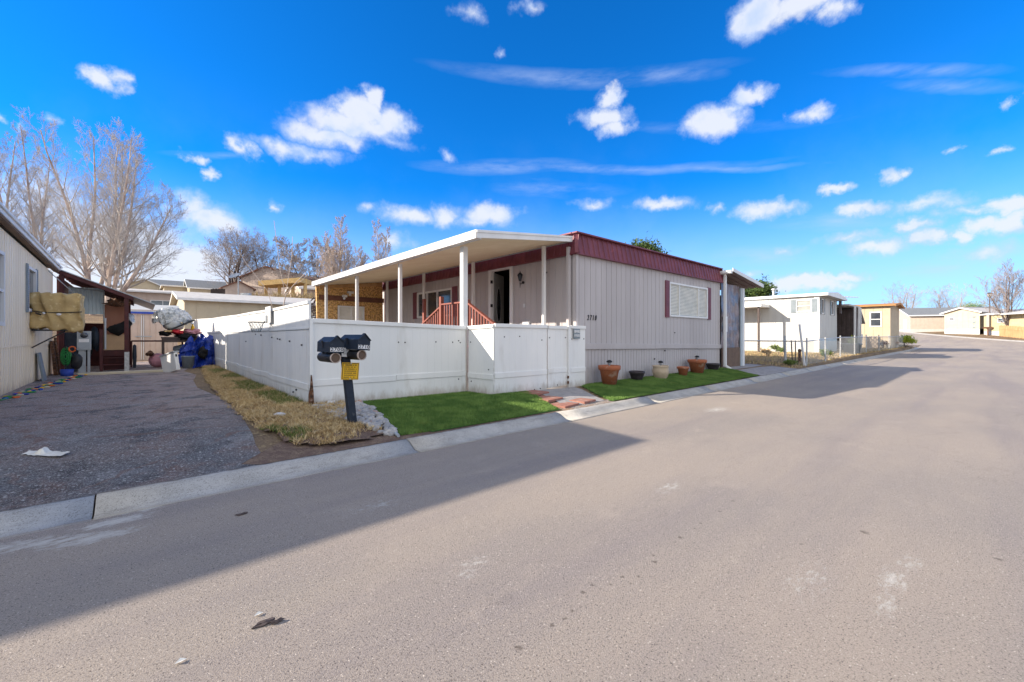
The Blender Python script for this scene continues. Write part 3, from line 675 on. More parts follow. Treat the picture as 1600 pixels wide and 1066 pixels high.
# roof with ribbed maroon band
rf = MB(); rf.box(HX0+.02, HX1-.02, HY0+.02, HY1-.02, 3.47, 3.855); rf.build('roof', M_['rooflight'], H)
b = MB(); siding(b, (HX0-.09, HY0-.09), (HX1+.09, HY0-.09), 3.37, 3.845, .205, gw=.06, gd=-.022, slant=.20)
siding(b, (HX0-.09, HY1), (HX0-.09, HY0-.09), 3.37, 3.845, .205, gw=.06, gd=-.022, slant=.20)
siding(b, (HX1+.09, HY0-.09), (HX1+.09, HY1), 3.37, 3.845, .205, gw=.06, gd=-.022, slant=.20)
b.box(HX0-.10, HX1+.10, HY0-.10, HY0-.004, 3.345, 3.372); b.box(HX0-.10, HX0-.004, HY0-.003, HY1, 3.345, 3.372)
b.build('roof_band', M_['maroon'], H)
b = MB(); b.box(HX0-.07, HX1+.07, HY0-.085, HY0+.08, 3.847, 3.885); b.box(HX0-.085, HX0+.08, HY0+.082, HY1, 3.847, 3.885)
b.beam((HX0-.105, HY0-.105, 3.36), (HX0-.015, HY0-.015, 3.85), .09, .03, up=(1, 1, 0)); b.build('roof_cap', M_['maroon'], H, bevel=.006)
frame_win(H, (Vector((HX0, HY0, 0)), EX, -EY), *win, M_['glasslight'], M_['white'], (5.07, 6.42), 'front_window', w=.055, shutters=M_['maroon'], shw=.24)
# horizontal slats of the blinds stay in one mesh
b = MB(); z = 2.08
while z < 3.0: b.box(HX0+4.52, HX0+7.03, HY0+.008, HY0+.02, z, z+.030); z += .045
b.build('blind_slats', M_['blind'], H)
frame_win(H, (Vector((HX0, HY1, 0)), -EY, -EX), HY1-14.16, HY1-11.8, 2.07, 3.01, M_['glass'], M_['white'], (HY1-13.45, HY1-12.75), 'side_window', w=.06, shutters=M_['maroon'], shw=.30)
# door opening, open leaf
b = MB()
b.box(HX0-.035, HX0+.10, 9.70, 9.82, 1.22, 3.30); b.box(HX0-.035, HX0+.10, 8.76, 8.86, 1.22, 3.30); b.box(HX0-.037, HX0+.10, 8.76, 9.82, 3.302, 3.36)
dfr = b.build('door_frame', M_['white'], H, bevel=.004)
b = MB(); b.box(HX0+.11, HX0+.14, 9.72, 9.9, 1.22, 3.3); b.box(HX0+.02, HX0+3, 6.6, 21, 1.21, 1.24); b.box(HX0+2.9, HX0+3.0, 6.6, 21, 1.24, 3.44); b.box(HX0+.14, HX0+2.9, 11.3, 11.4, 1.24, 3.44); b.box(HX0+.14, HX0+2.9, 7.3, 7.4, 1.24, 3.44); b.box(HX0+.02, HX0+3, 6.6, 21, 3.44, 3.46)
b.build('interior', M_['interior'], H)
Md = Matrix.Translation((HX0+.03, 9.70, 0)) @ Matrix.Rotation(R(-90+118), 4, 'Z')
dl = MB(); dl.box(.01, .86, -.02, .02, 1.25, 3.28, M=Md); leaf = dl.build('door', M_['whitewall'], H)
ov = MB(); prof = []
for sgn in (-1, 1):
    for (rx_, rz_, t, mi) in ((.20, .56, .006, 0), (.15, .50, .009, 1)):
        vs = [Md @ Vector((.43+rx_*math.cos(a*math.pi/16), sgn*(.02+t), 2.35+rz_*math.sin(a*math.pi/16))) for a in range(32)]
        ov.add(vs, [tuple(range(32))], mi)
ov.build('oval_glass', [M_['white'], M_['glass']], leaf)
for z in (1.55, 2.25, 2.95): b = MB(); b.box(HX0-.05, HX0+.01, 9.665, 9.70, z, z+.09); b.build('hinge', M_['dark'], dfr)
b = MB(); 
for (y, z) in ((8.25, 2.62),): b.box(HX0-.03, HX0-.004, y, y+.06, z-.45, z-.35)
b.build('doorbell', M_['white'], H)
b = MB(); b.tube((HX0-.015, 7.43, 3.02), (HX0-.05, 7.43, 3.02), .022); b.build('hook', M_['dark'], H)
b = MB(); b.box(HX0-.07, HX0-.004, 8.05, 8.30, 1.66, 1.80); b.build('outlet_box', M_['white'], H, bevel=.006)
t = text_obj('2 7 1 0', .185, Matrix.Translation((8.36, HY0-.012, 1.845)) @ FACE_S, M_['dark'], H, 'house_number', .006, .001, .25, width=.37)
# wall bolts and small marks on the front wall
for (x, z) in ((11.35, .72), (12.55, 1.5), (11.95, .95), (14.0, .62), (9.2, .55)):
    b = MB(); b.tube((x, HY0+.02, z), (x, HY0-.02, z), .018, n=8); b.build('vent_knob', M_['dark'], H)
# coach lantern on the long wall
LT = thing('wall_lantern', (HX0-.02, 8.31, 2.9), 'black carriage lantern on the porch wall right of the open door', 'lamp')
b = MB(); b.lathe((HX0-.02, 8.31, 2.82), [(.001, -.06), (.05, -.05), (.06, 0), (.05, .05), (.001, .06)], 12, M=Matrix.Rotation(R(90), 4, 'Y')); b.path([(HX0-.05, 8.31, 2.82), (HX0-.14, 8.31, 2.74), (HX0-.20, 8.31, 2.78), (HX0-.20, 8.31, 2.86)], .014)
b.tube((HX0-.2, 8.31, 2.58), (HX0-.2, 8.31, 2.80), .008, .02); b.build('bracket', M_['dark'], LT)
b = MB(); b.lathe((HX0-.2, 8.31, 2.86), [(.03, 0), (.07, .02), (.05, .03)], 8); b.lathe((HX0-.2, 8.31, 2.86), [(.12, .24), (.125, .26), (.07, .33), (.02, .37), (.012, .42), (.001, .43)], 8)
for i in range(6):
    a = i*math.pi/3; b.tube((HX0-.2+.055*math.cos(a), 8.31+.055*math.sin(a), 2.88), (HX0-.2+.105*math.cos(a), 8.31+.105*math.sin(a), 3.11), .007, n=4)
b.build('cage', M_['dark'], LT)
b = MB(); b.lathe((HX0-.2, 8.31, 2.88), [(.045, 0), (.09, .21)], 8); b.build('lamp_glass', M_['glass'], LT)
for o_ in LT.children:
    for v_ in o_.data.vertices: v_.co *= .64
# downspouts
def spout(x, y, z1, z0, label, side):
    b = MB(); b.box(x-.045, x+.045, y-.045, y+.045, z0+.12, z1); b.beam((x, y, z0+.16), (x+side[0]*.14, y+side[1]*.14-.02, z0+.03), .085, .08)
    b.beam((x, y, z1-.02), (x+side[2], y+side[3], z1+.2), .085, .08)
    o = b.build('downspout', M_['white'] if side[4] else M_['siding'], bevel=.01)
    return tag(o, label, 'downspout', 'downspouts of the grey house')
spout(HX0-.085, HY0+.16, 3.34, .9, 'pinkish taupe downspout at the porch corner of the grey house', (0, 0, 0, -.0, 0))
DS = spout(HX1+.13, HY0-.13, 3.62, .15, 'white downspout at the right end of the grey front wall by the carport', (1, -1, -.06, .06, 1))
# ================================================================== awning
A = thing('porch_awning', (4.95, 6.55, .2), 'white metal awning on slim posts over the porch of the grey house', 'awning')
AY0, AY1, AX0, AX1 = 6.55, 16.9, 4.97, 7.66
aw = lambda x: 3.33+(x-AX0)/(AX1-AX0)*.34
b = MB(); y = AY0
P_ = [(0, 0), (.10, 0), (.112, .028), (.148, .028), (.16, 0)]
while y < AY1:
    for (u0, h0), (u1, h1) in zip(P_, P_[1:]):
        b.quad((AX0, y+u0, aw(AX0)+h0), (AX0, y+u1, aw(AX0)+h1), (AX1, y+u1, aw(AX1)+h1), (AX1, y+u0, aw(AX1)+h0), 0)
    y += .16
b.quad((AX0, AY0, aw(AX0)+.07), (AX1, AY0, aw(AX1)+.07), (AX1, AY1+.1, aw(AX1)+.07), (AX0, AY1+.1, aw(AX0)+.07), 1)
b.build('roof_pan', [M_['soffit'], M_['white']], A)
b = MB(); b.box(AX0-.10, AX0-.005, AY0-.03, AY1+.1, 3.30, 3.335); b.box(AX0-.125, AX0-.10, AY0-.03, AY1+.1, 3.30, 3.445); b.box(AX0-.135, AX0-.095, AY0-.03, AY1+.1, 3.446, 3.46); b.box(AX0-.005, AX0+.015, AY0, AY1+.1, 3.29, 3.42)
b.build('gutter', M_['white'], A)
b = MB(); b.prism([(AX0-.125, AY0-.035, 3.30), (AX1+.02, AY0-.035, 3.645), (AX1+.02, AY0-.035, 3.775), (AX0-.125, AY0-.035, 3.455)], (0, .03, 0))
b.prism([(AX0-.125, AY0-.052, 3.405), (AX1+.02, AY0-.052, 3.735), (AX1+.02, AY0-.052, 3.775), (AX0-.125, AY0-.052, 3.455)], (0, .016, 0)); b.build('front_fascia', M_['white'], A)
b = MB(); b.box(7.655, 7.672, AY0, AY1, 3.64, 3.72); b.build('wall_channel', M_['greymetal'], A)
for i, y in enumerate((7.25, 10.2, 13.15, 16.1)):
    w = .06 if i == 0 else .04
    b = MB(); yy_ = y+(.13 if i == 0 else 0); xx_ = 5.15 if i == 0 else 5.09; b.box(xx_-w, xx_+w, yy_-w, yy_+w, ground(5, y), 3.30)
    for q in (-1, 1): b.box(xx_-w-.006, xx_-w-.0005, yy_+q*w*.55-.009, yy_+q*w*.55+.009, 1, 3.29)
    b.build('post', M_['white'], A, bevel=.005)
    b = MB(); b.box(7.46-.04, 7.46+.04, y-.04, y+.04, ground(7, y), 3.63); b.build('post', M_['white'], A, bevel=.005)
# porch deck with red rails
D_ = thing('porch_deck', (6.3, 9.5, .2), 'small red stained wooden deck with stair railings at the open door', 'deck')
b = MB()
for i in range(10): b.box(6.25+i*.15, 6.25+i*.15+.143, 8.75, 10.2, 1.12, 1.16)
b.build('floor', M_['redwood'], D_)
b = MB(); b.box(6.24, 7.7, 8.76, 8.80, .95, 1.118); b.box(6.20, 6.24, 8.76, 10.2, .95, 1.118); b.box(6.24, 7.7, 10.16, 10.2, .95, 1.118); b.build('skirt_boards', M_['redwood'], D_)
for (x, y, z) in ((6.3, 10.12, 2.50), (6.3, 8.86, 2.34), (7.0, 12.3, 2.62), (6.3, 7.1, 1.55)):
    b = MB(); b.box(x-.05, x+.05, y-.05, y+.05, .2, z); b.build('railing_post', M_['redwood'], D_, bevel=.005)
for (p, q) in (((6.3, 10.07, 2.28), (6.3, 8.91, 2.28)), ((6.3, 8.85, 2.26), (6.3, 7.1, 1.34)), ((6.3, 10.17, 2.20), (6.3, 11.6, 1.55))):
    b = MB(); b.beam(p, q, .09, .04); b.build('handrail', M_['redwood'], D_)
    b = MB(); P0, P1 = Vector(p), Vector(q); b.beam(P0-EZ*.88, P1-EZ*.88, .04, .08); b.build('bottom_rail', M_['redwood'], D_)
    n = int((P1-P0).length/.125)
    for i in range(1, n): c = P0.lerp(P1, i/n); b = MB(); b.box(c.x-.018, c.x+.018, c.y-.018, c.y+.018, c.z-.86, c.z-.02); b.build('baluster', M_['redwood'], D_)
for k_, (y0, z) in enumerate(((8.5, .93), (8.22, .73), (7.94, .54), (7.66, .36))): b = MB(); b.box(6.34, 7.4, y0, y0+.26, z-.04, z); b.build('step', M_['redwood'], D_)
# strand board shed at the far end of the porch
S = thing('porch_shed', (5.1, 17, .2), 'shed wall of bare orange strand board closing the far end of the porch', 'shed')
b = MB(); b.prism([(5.1, 17, .2), (7.72, 17, .2), (7.66, 17, 3.76), (5.0, 17, 3.40)], (0, .1, 0)); b.build('wall', M_['osb'], S)
b = MB(); b.box(5.1, 7.72, 16.96, 16.998, 2.80, 2.99); b.build('dark_band', M_['brownroof'], S)
b = MB(); b.box(5.1, 7.72, 16.97, 16.998, 2.74, 2.775); b.build('batten', M_['osb'], S)
b = MB(); b.prism([(5.1, 16.9, 3.22), (7.64, 16.9, 3.52), (7.64, 16.9, 3.64), (5.1, 16.9, 3.335)], (0, .098, 0)); b.build('header', M_['brownwood'], S)
frame_win(S, (Vector((5.0, 16.93, 0)), EX, -EY), .80, 1.85, 1.55, 2.60, M_['blind'], M_['white'], (1.33,), 'window', w=.05, rails=(2.15,))
for (x, z, s) in ((6.28, 3.14, .12), (6.05, 2.98, .09)):
    b = MB(); b.box(x-s, x+s, 16.86, 16.98, z-.04, z+.05); b.tube((x-.02, 16.9, z-.05), (x-.06, 16.80, z-.10), .035, .05); tag(b.build('flood_light', M_['white'], bevel=.008), 'white floodlight fixed '+('high' if s > .1 else 'lower')+' on the strand board shed wall', 'lamp', 'floodlights on the strand board wall')
# ================================================================== carport on the right
K = thing('carport', (15.95, 6.1, .2), 'white metal carport awning with plastic sheeting at the right end of the grey house', 'carport')
KX0, KX1, KY0, KY1 = 16.08, 19.25, 6.1, 15.5
kz = lambda x: 3.80-(x-KX0)/(KX1-KX0)*.36
b = MB(); y = KY0
while y < KY1:
    for (u0, h0), (u1, h1) in zip([(0, 0), (.19, 0), (.21, .06), (.27, .06), (.29, 0)], [(.19, 0), (.21, .06), (.27, .06), (.29, 0)]):
        b.quad((KX0, y+u0, kz(KX0)+h0-.04), (KX0, y+u1, kz(KX0)+h1-.04), (KX1, y+u1, kz(KX1)+h1-.04), (KX1, y+u0, kz(KX1)+h0-.04), 0)
    y += .29
b.build('roof_pan', [M_['darkcarport']], K)
b = MB(); b.prism([(KX0, KY0-.03, 3.75), (KX1, KY0-.03, 3.39), (KX1, KY0-.03, 3.53), (KX0, KY0-.03, 3.87)], (0, .028, 0)); b.build('front_fascia', M_['white'], K)
b = MB(); b.tube((KX0-.10, KY0-.02, 3.72), (KX0-.10, KY0+9, 3.72), .07, n=10); b.build('gutter', M_['white'], K)
b = MB(); b.box(17.94, 18.12, 6.40, 6.50, .19, 3.30); b.box(17.82, 17.935, 6.42, 6.48, .19, 3.30, 1); b.build('post', [M_['white'], M_['bluepost']], K, bevel=.004)
b = MB()
rsh = random.Random(3); nx_, nz_ = 14, 18
def shz(i, j): return 6.50+.05*mnoise.noise(Vector((i*.5, j*.35, 3)))
for i in range(nx_):
    for j in range(nz_):
        X = lambda i: 16.1+1.72*i/nx_; Z = lambda j: .95+2.42*j/nz_
        b.add([(X(i), shz(i, j), Z(j)), (X(i+1), shz(i+1, j), Z(j)), (X(i+1), shz(i+1, j+1), Z(j+1)), (X(i), shz(i, j+1), Z(j+1))], [(0, 1, 2, 3)], 0, True)
b.build('plastic_sheeting', M_['sheeting'], K)
b = MB(); b.box(16.1, 17.82, 6.47, 6.50, .19, .95); b.build('lower_panel', M_['brownpanel'], K)
b = MB(); b.box(16.15, 16.33, 6.36, 6.46, 1.55, 2.12); b.build('meter_box', M_['white'], K, bevel=.01)
b = MB(); b.box(18.13, 18.17, 6.5, 15, .2, 3.1, 0); b.build('side_sheeting', M_['sheeting'], K)
# ================================================================== white fences
F = thing('front_fence', (2.11, 7.52, .2), 'waist high white vinyl fence panels in front of the porch with a dog warning sign', 'fence')
def panel(p, q, z0a, z0b, z1a, z1b, rail=.55, parent=F, name='panel', cap=True, seams=()):
    p, q = Vector(p), Vector(q); d = (q-p); Ln = d.length; d.normalize(); n = Vector((d.y, -d.x, 0))
    f0 = lambda s: z0a+(z0b-z0a)*s/Ln; f1 = lambda s: z1a+(z1b-z1a)*s/Ln
    b = MB(); siding(b, (p.x, p.y), (q.x, q.y), f0, f1, .155, gw=.004, gd=.0012)
    b.prism([p+EZ*z0a-n*.004, q+EZ*z0b-n*.004, q+EZ*z1b-n*.004, p+EZ*z1a-n*.004], -n*.03)
    o = b.build(name, M_['fence'], parent)
    if cap: b = MB(); b.beam(p+EZ*(z1a-.03), q+EZ*(z1b-.03), .06, .075); b.build('top_rail', M_['fence'], o, bevel=.008)
    b = MB(); m_ = 0
    segs = [0]+list(seams)+[Ln]
    for i, (a, c) in enumerate(zip(segs, segs[1:])):
        dz = .012*(i % 2)
        b.prism([p+d*(a+.003)+EZ*(rail-.05+dz)+n*.002, p+d*(c-.003)+EZ*(rail-.05+dz)+n*.002, p+d*(c-.003)+EZ*(rail+.055+dz)+n*.002, p+d*(a+.003)+EZ*(rail+.055+dz)+n*.002], n*.014)
    b.build('mid_rail', M_['fence'], o, bevel=.004)
    return o, p, d, n
def bolt(o, p, d, n, s, z, r=.014):
    b = MB(); c = p+d*s+EZ*z; b.tube(c+n*.0005, c+n*.012, r, r*.7, 8); b.build('bolt', M_['dark'], o)
z_ = lambda x, y: ground(x, y)+.005
fp = panel((2.16, 7.52, 0), (5.12, 7.27, 0), z_(2.2, 7.5), .20, 1.69, 1.60, .60, seams=(1.45,))
for (s, z) in ((1.50, 1.28), (1.63, 1.275), (2.28, 1.28), (2.66, 1.27), (2.80, 1.30), (2.84, 1.26), (1.12, .56), (1.42, .57), (1.70, .585), (2.2, .61), (2.78, .64), (.9, 1.65), (2.8, .5), (.6, .38)): bolt(*fp, s, z)
rp_ = panel((5.17, 7.25, 0), (5.25, 6.50, 0), .20, .19, 1.60, 1.63, .57)
for (s, z) in ((.08, 1.27), (.45, 1.27), (.62, .72), (.1, .45)): bolt(*rp_, s, z)
pb = panel((5.27, 6.49, 0), (6.72, 6.44, 0), .19, .19, 1.64, 1.635, .60)
for (s, z) in ((.25, 1.38), (.66, 1.39), (1.30, 1.31), (1.30, .60), (1.08, .24), (1.25, .25)): bolt(*pb, s, z)
gt = panel((6.745, 6.43, 0), (7.35, 6.40, 0), .235, .27, 1.625, 1.62, .62, name='gate')
for (s, z) in ((.05, 1.36), (.55, 1.36), (.3, .29)): bolt(*gt, s, z)
pc = panel((7.44, 6.37, 0), (7.95, 6.35, 0), .21, .21, 1.635, 1.63, .60)
for (s, z) in ((.46, 1.33), (.46, .60), (.05, .58), (.04, 1.33)): bolt(*pc, s, z)
b = MB(); b.box(7.36, 7.43, 6.35, 6.42, .2, 1.64); b.build('post', M_['fence'], F, bevel=.006)
b = MB(); b.box(5.125, 5.15, 7.285, 7.31, .2, 1.6); b.build('post', M_['cream'], F)
for z in (.42, .30): b = MB(); b.box(7.33, 7.355, 6.34, 6.375, z, z+.06); b.build('latch', M_['rust'], F)
b = MB(); b.box(2.10, 2.155, 7.47, 7.53, .26, 1.69); b.build('post', M_['fence'], F, bevel=.006)
# dog warning sign
sg = MB(); sg.box(7.50, 7.72, 6.318, 6.332, 1.335, 1.565); sg = sg.build('warning_sign', M_['shutter'], F)
text_obj('BEWARE', .085, Matrix.Translation((7.61, 6.315, 1.50)) @ FACE_S, M_['decal'], sg, 'lettering', .002, .002, width=.19)
text_obj('OF THE DOG', .075, Matrix.Translation((7.61, 6.315, 1.405)) @ FACE_S, M_['decal'], sg, 'lettering', .002, .002, width=.19)
# long side fence
S2 = thing('side_fence', (2.11, 14, .2), 'long taller white metal fence along the driveway with patched dents', 'fence')
ys_ = [7.56, 10.6, 12.3, 14.6, 17.3, 20.6, 24.5, 29]
tops = [1.99, 1.985, 2.0, 2.02, 2.06, 2.10, 2.2, 2.3]
for i in range(len(ys_)-1):
    y0, y1 = ys_[i], ys_[i+1]; bend = [0, .02, -.02, .015, -.01, .01, 0, 0]
    p, q = Vector((2.11+bend[i+1], y1-.008, 0)), Vector((2.11+bend[i], y0+.008, 0))
    b = MB(); siding(b, (p.x, p.y), (q.x, q.y), lambda s: .24, lambda s: tops[i+1]+(tops[i]-tops[i+1])*s/(y1-y0), .3, gw=.006, gd=.002)
    b.prism([p+EZ*.24+EX*.004, q+EZ*.24+EX*.004, q+EZ*tops[i]+EX*.004, p+EZ*tops[i+1]+EX*.004], EX*.03)
    o = b.build('panel', M_['fence'], S2)
    b = MB(); b.beam(p+EZ*.50-EX*.008, q+EZ*.53-EX*.008, .014, .11); b.build('mid_rail', M_['fence'], o, bevel=.004)
    b = MB(); b.beam(p+EZ*1.52-EX*.006, q+EZ*1.53-EX*.006, .010, .025); b.build('upper_rail', M_['fence'], o); b = MB(); b.beam(p+EZ*1.50-EX*.004, q+EZ*1.51-EX*.004, .006, .010); b.build('seam', M_['shutter'], o)  # thin dark grey strip paints a shadow gap under the upper rail
    b = MB(); b.beam(p+EZ*(tops[i+1]-.02), q+EZ*(tops[i]-.02), .05, .05); b.build('top_rail', M_['fence'], o)
    for (y, z) in ((7.95, 1.24), (8.75, 1.30), (9.5, 1.33), (9.7, 1.34), (10.2, 1.37), (11.3, 1.42), (11.9, 1.44), (13.2, 1.25), (8.3, .42), (8.5, .36)):
        if y0 < y < y1: b = MB(); b.tube((2.11-.004, y, z), (2.085, y, z), .018, .012, 8); b.build('bolt', M_['dark'], o)
b = MB(); b.prism([(2.075, 7.468, .18), (2.19, 7.468, .18), (2.155, 7.468, .30), (2.15, 7.468, .45), (2.135, 7.468, .62), (2.122, 7.468, .74), (2.112, 7.468, .75), (2.10, 7.468, .55), (2.075, 7.468, .42)], (0, -.03, 0))
for k_ in range(7): b.tube((2.09+.012*k_, 7.44, .20), (2.07+.02*k_, 7.40-.01*(k_ % 3), .20+.05*(k_ % 4)), .012, .004, 4)
b.build('rotten_corner_post', M_['rust'], S2)
# little basketball hoop hooked over the fence
BH = thing('basketball_hoop', (2.0, 10.5, 1.6), 'small basketball hoop with torn net hooked over the white side fence', 'hoop')
b = MB(); b.box(2.055, 2.075, 10.15, 10.62, 1.68, 2.04); b.box(2.03, 2.046, 10.4, 10.6, 1.70, 1.86, 1); b.build('backboard', [M_['white'], M_['greymetal']], BH, bevel=.01)
b = MB(); hc = Vector((1.86, 10.5, 1.70))
pts = [hc+Vector((.15*math.cos(a*math.pi/12), .15*math.sin(a*math.pi/12), 0)) for a in range(25)]; b.path(pts, .009, 5); b.tube((2.03, 10.5, 1.70), (2.0, 10.5, 1.70), .02); b.build('rim', M_['dark'], BH)
b = MB()
for i in range(12):
    for s_ in (-1, 1):
        pr = None
        for j in range(5):
            a = (i+s_*j*.5)*math.pi/6; rr = .15-.018*j; q = hc+Vector((rr*math.cos(a), rr*math.sin(a), -.055*j))
            if pr is not None: b.tube(pr, q, .004, n=3, caps=False)
            pr = q
b.build('net', M_['shutter'], BH)
# ================================================================== mailbox post
MP = Vector((2.17, 5.73, ground(2.17, 5.73))); top = Vector((2.055, 5.76, 1.24))
MX = thing('mailbox_post', MP, 'leaning dark navy post with a yellow notice in front of the white fence', 'post')
b = MB(); b.beam(MP-EZ*.1, top, .10, .10, up=(0, 1, 0)); b.build('post', M_['navy'], MX, bevel=.006)
b = MB(); b.box(1.80, 2.30, 5.70, 5.80, 1.155, 1.19); b.build('cross_arm', M_['navy'], MX, bevel=.004)
Ms = Matrix.Translation((2.10, 5.665, .925)) @ Matrix.Rotation(R(4), 4, 'Y')
b = MB(); b.box(-.115, .115, -.006, .006, -.115, .115, M=Ms); b.box(-.108, .108, -.0075, -.006, -.108, .108, 1, M=Ms); b.box(-.100, .100, -.009, -.0075, -.100, .100, 0, M=Ms)
ns = b.build('notice_sign', [M_['yellow'], M_['ink']], MX)
b = MB(); rn = random.Random(8)
for k_ in range(7):
    x = -.085; z = .082-k_*.027; h = .017 if k_ == 0 else .012
    while x < .075:
        w = rn.uniform(.008, .020)
        if rn.random() < .85: b.box(x, x+w*.75, -.0105, -.009, z-h/2, z+h/2, M=Ms)
        x += w
b.build('notice_text', M_['ink'], ns)
for s_ in (-1, 1): b = MB(); b.tube(Ms @ Vector((0, -.009, s_*.104)), Ms @ Vector((0, -.016, s_*.104)), .008); b.build('screw', M_['greymetal'], ns)
Ml = Matrix.Translation((2.035, 5.665, 1.18)) @ Matrix.Rotation(R(4), 4, 'Y')
b = MB(); b.box(-.048, .048, -.005, .005, -.06, .06, M=Ml); lb = b.build('label_plate', M_['decal'], MX)
b = MB()
for z in (.03, .005, -.02): b.box(-.03, .028, -.0065, -.005, z-.004, z+.004, M=Ml)
b.build('label_text', M_['shutter'], lb)
def mailbox(cx, y0, zb, yaw, roll, num, label):
    Mx = Matrix.Translation((cx, y0, zb)) @ Matrix.Rotation(R(yaw), 4, 'Z') @ Matrix.Rotation(R(roll), 4, 'Y')
    T = thing('mailbox', None, label, 'mailbox', 'mailboxes on the leaning post', M=Mx)
    w, h, pk, Ln = .084, .135, .205, .44
    b = MB(); b.prism([(-w, 0, 0), (w, 0, 0), (w, 0, h), (0, 0, pk), (-w, 0, h)], (0, Ln, 0)); bo = b.build('body', M_['navy'], T, bevel=.006, world=False)
    b = MB(); b.prism([(-w-.012, -.012, -.004), (w+.012, -.012, -.004), (w+.012, -.012, h), (0, -.012, pk+.018), (-w-.012, -.012, h)], (0, .011, 0)); b.prism([(-w-.012, -.03, h), (0, -.03, pk+.018), (0, -.03, pk+.006), (-w-.012, -.03, h-.012)], (0, .05, 0)); b.prism([(w+.012, -.03, h), (0, -.03, pk+.018), (0, -.03, pk+.006), (w+.012, -.03, h-.012)], (0, .05, 0))
    dr = b.build('door', M_['navy'], T, bevel=.003, world=False)
    b = MB(); b.box(-w*.95, w*1.0, -.0155, -.0125, .012, .068); b.build('number_plate', M_['navy'], dr, world=False)
    for i, ch in enumerate(num):
        cx_ = -.065+i*.043
        b = MB(); b.box(cx_-.019, cx_+.019, -.0175, -.0157, .014, .066); o = b.build('number_tile', M_['decal'], dr, world=False)
        t_ = text_obj(ch, .062, W[T] @ Matrix.Translation((cx_, -.0185, .040)) @ FACE_S, M_['dark'], T, 'digit', .001, .0015)
        t_.parent = dr
    b = MB(); b.box(-w-.018, -w-.012, .20, .225, .06, .15); b.box(-w-.018, -w-.012, .20, .26, .12, .15); b.build('flag', M_['dark'], T, world=False)
    b = MB(); b.lathe((.0, .02, -.068), [(.060, 0), (.066, .01), (.066, .46), (.060, .46), (.058, .03), (.05, .02)], 20, M=Matrix.Rotation(R(-90), 4, 'X')); 
    tb = b.build('newspaper_tube', M_['dark'], T, world=False)
    b = MB(); b.lathe((.0, .03, -.068), [(.001, 0), (.057, .0)], 20, M=Matrix.Rotation(R(-90), 4, 'X')); b.lathe((0, .012, -.068), [(.058, 0), (.068, 0), (.068, .02), (.058, .02)], 20, 1, M=Matrix.Rotation(R(-90), 4, 'X')); b.build('tube_end', [M_['brownpanel'], M_['pinkwall']], tb, world=False)
    return T
mailbox(1.862, 5.50, 1.185, 3, 2, '2700', 'dark mailbox numbered 2700, left one on the leaning post')
mailbox(2.178, 5.42, 1.215, 13, 4, '2710', 'dark mailbox numbered 2710, right one on the leaning post')
# ================================================================== flower pots
def pot(px, py, w, h, mt, label, style, light=False, dz=0):
    g = G(px, py); D = g.x*FX+g.y*FY; r = w*D/654; H_ = h*D/654
    T = thing('flower_pot', g, label, 'flower pot', 'flower pots on the lawn under the grey wall')
    gx, gy, gz = g
    if style == 'cone': prof = [(.001, 0), (r*.60, 0), (r*.86, H_*.74), (r*.90, H_*.76), (r, H_*.80), (r*1.02, H_*.97), (r*.97, H_), (r*.90, H_*.98), (r*.86, H_*.90)]
    elif style == 'bowl': prof = [(.001, 0), (r*.62, 0), (r*.80, H_*.4), (r*.92, H_*.75), (r, H_*.8), (r, H_), (r*.92, H_), (r*.88, H_*.88)]
    else: prof = [(.001, 0), (r*.78, 0), (r*.72, H_*.08), (r*.80, H_*.14), (r*.98, H_*.42), (r*1.02, H_*.62), (r*.92, H_*.80), (r*.93, H_*.84), (r*1.0, H_*.95), (r*.97, H_), (r*.88, H_*.97), (r*.84, H_*.86)]
    b = MB(); b.lathe(g, prof, 32); b.build('pot', mt, T)
    b = MB(); b.lathe(g, [(r*.87, H_*.90), (.001, H_*.93)], 24); b.build('soil', M_['soil'], T)
    if light:
        L_ = thing('solar_light', g+EZ*H_*.9, 'small black solar stake light standing in the '+light, 'solar light', 'solar lights in the flower pots')
        b = MB(); b.tube(g+EZ*H_*.85, g+EZ*(H_+.03), .008); b.lathe(g+EZ*(H_+.0), [(.02, 0), (.04, .03), (.045, .08)], 12); b.build('stake', M_['greymetal'], L_)
        b = MB(); b.lathe(g+EZ*(H_+.08), [(.05, -.01), (.075, .0), (.07, .02), (.04, .045), (.001, .055)], 12); b.build('cap', M_['dark'], L_)
pot(952, 602, 17, 31, M_['terracotta'], 'largest terracotta pot with a flared rim nearest the white fence', 'cone', 'largest terracotta pot')
pot(995, 595, 12, 15, M_['darkpot'], 'low black plastic pot between the big terracotta pot and the cream pot', 'bowl')
pot(1032, 592, 12.5, 21, M_['creampot'], 'rounded cream glazed pot with a dark rim', 'jar', 'rounded cream pot')
pot(1067, 588, 9, 15, M_['terracotta'], 'smallest terracotta pot just right of the cream pot', 'cone')
pot(1089, 584, 14, 22, M_['terracotta'], 'medium terracotta pot with a pale stained foot near the downspout', 'cone', 'medium terracotta pot near the downspout')
pot(1114, 579, 10, 11, M_['darkpot'], 'low black pot last in the row beside the white downspout', 'bowl')
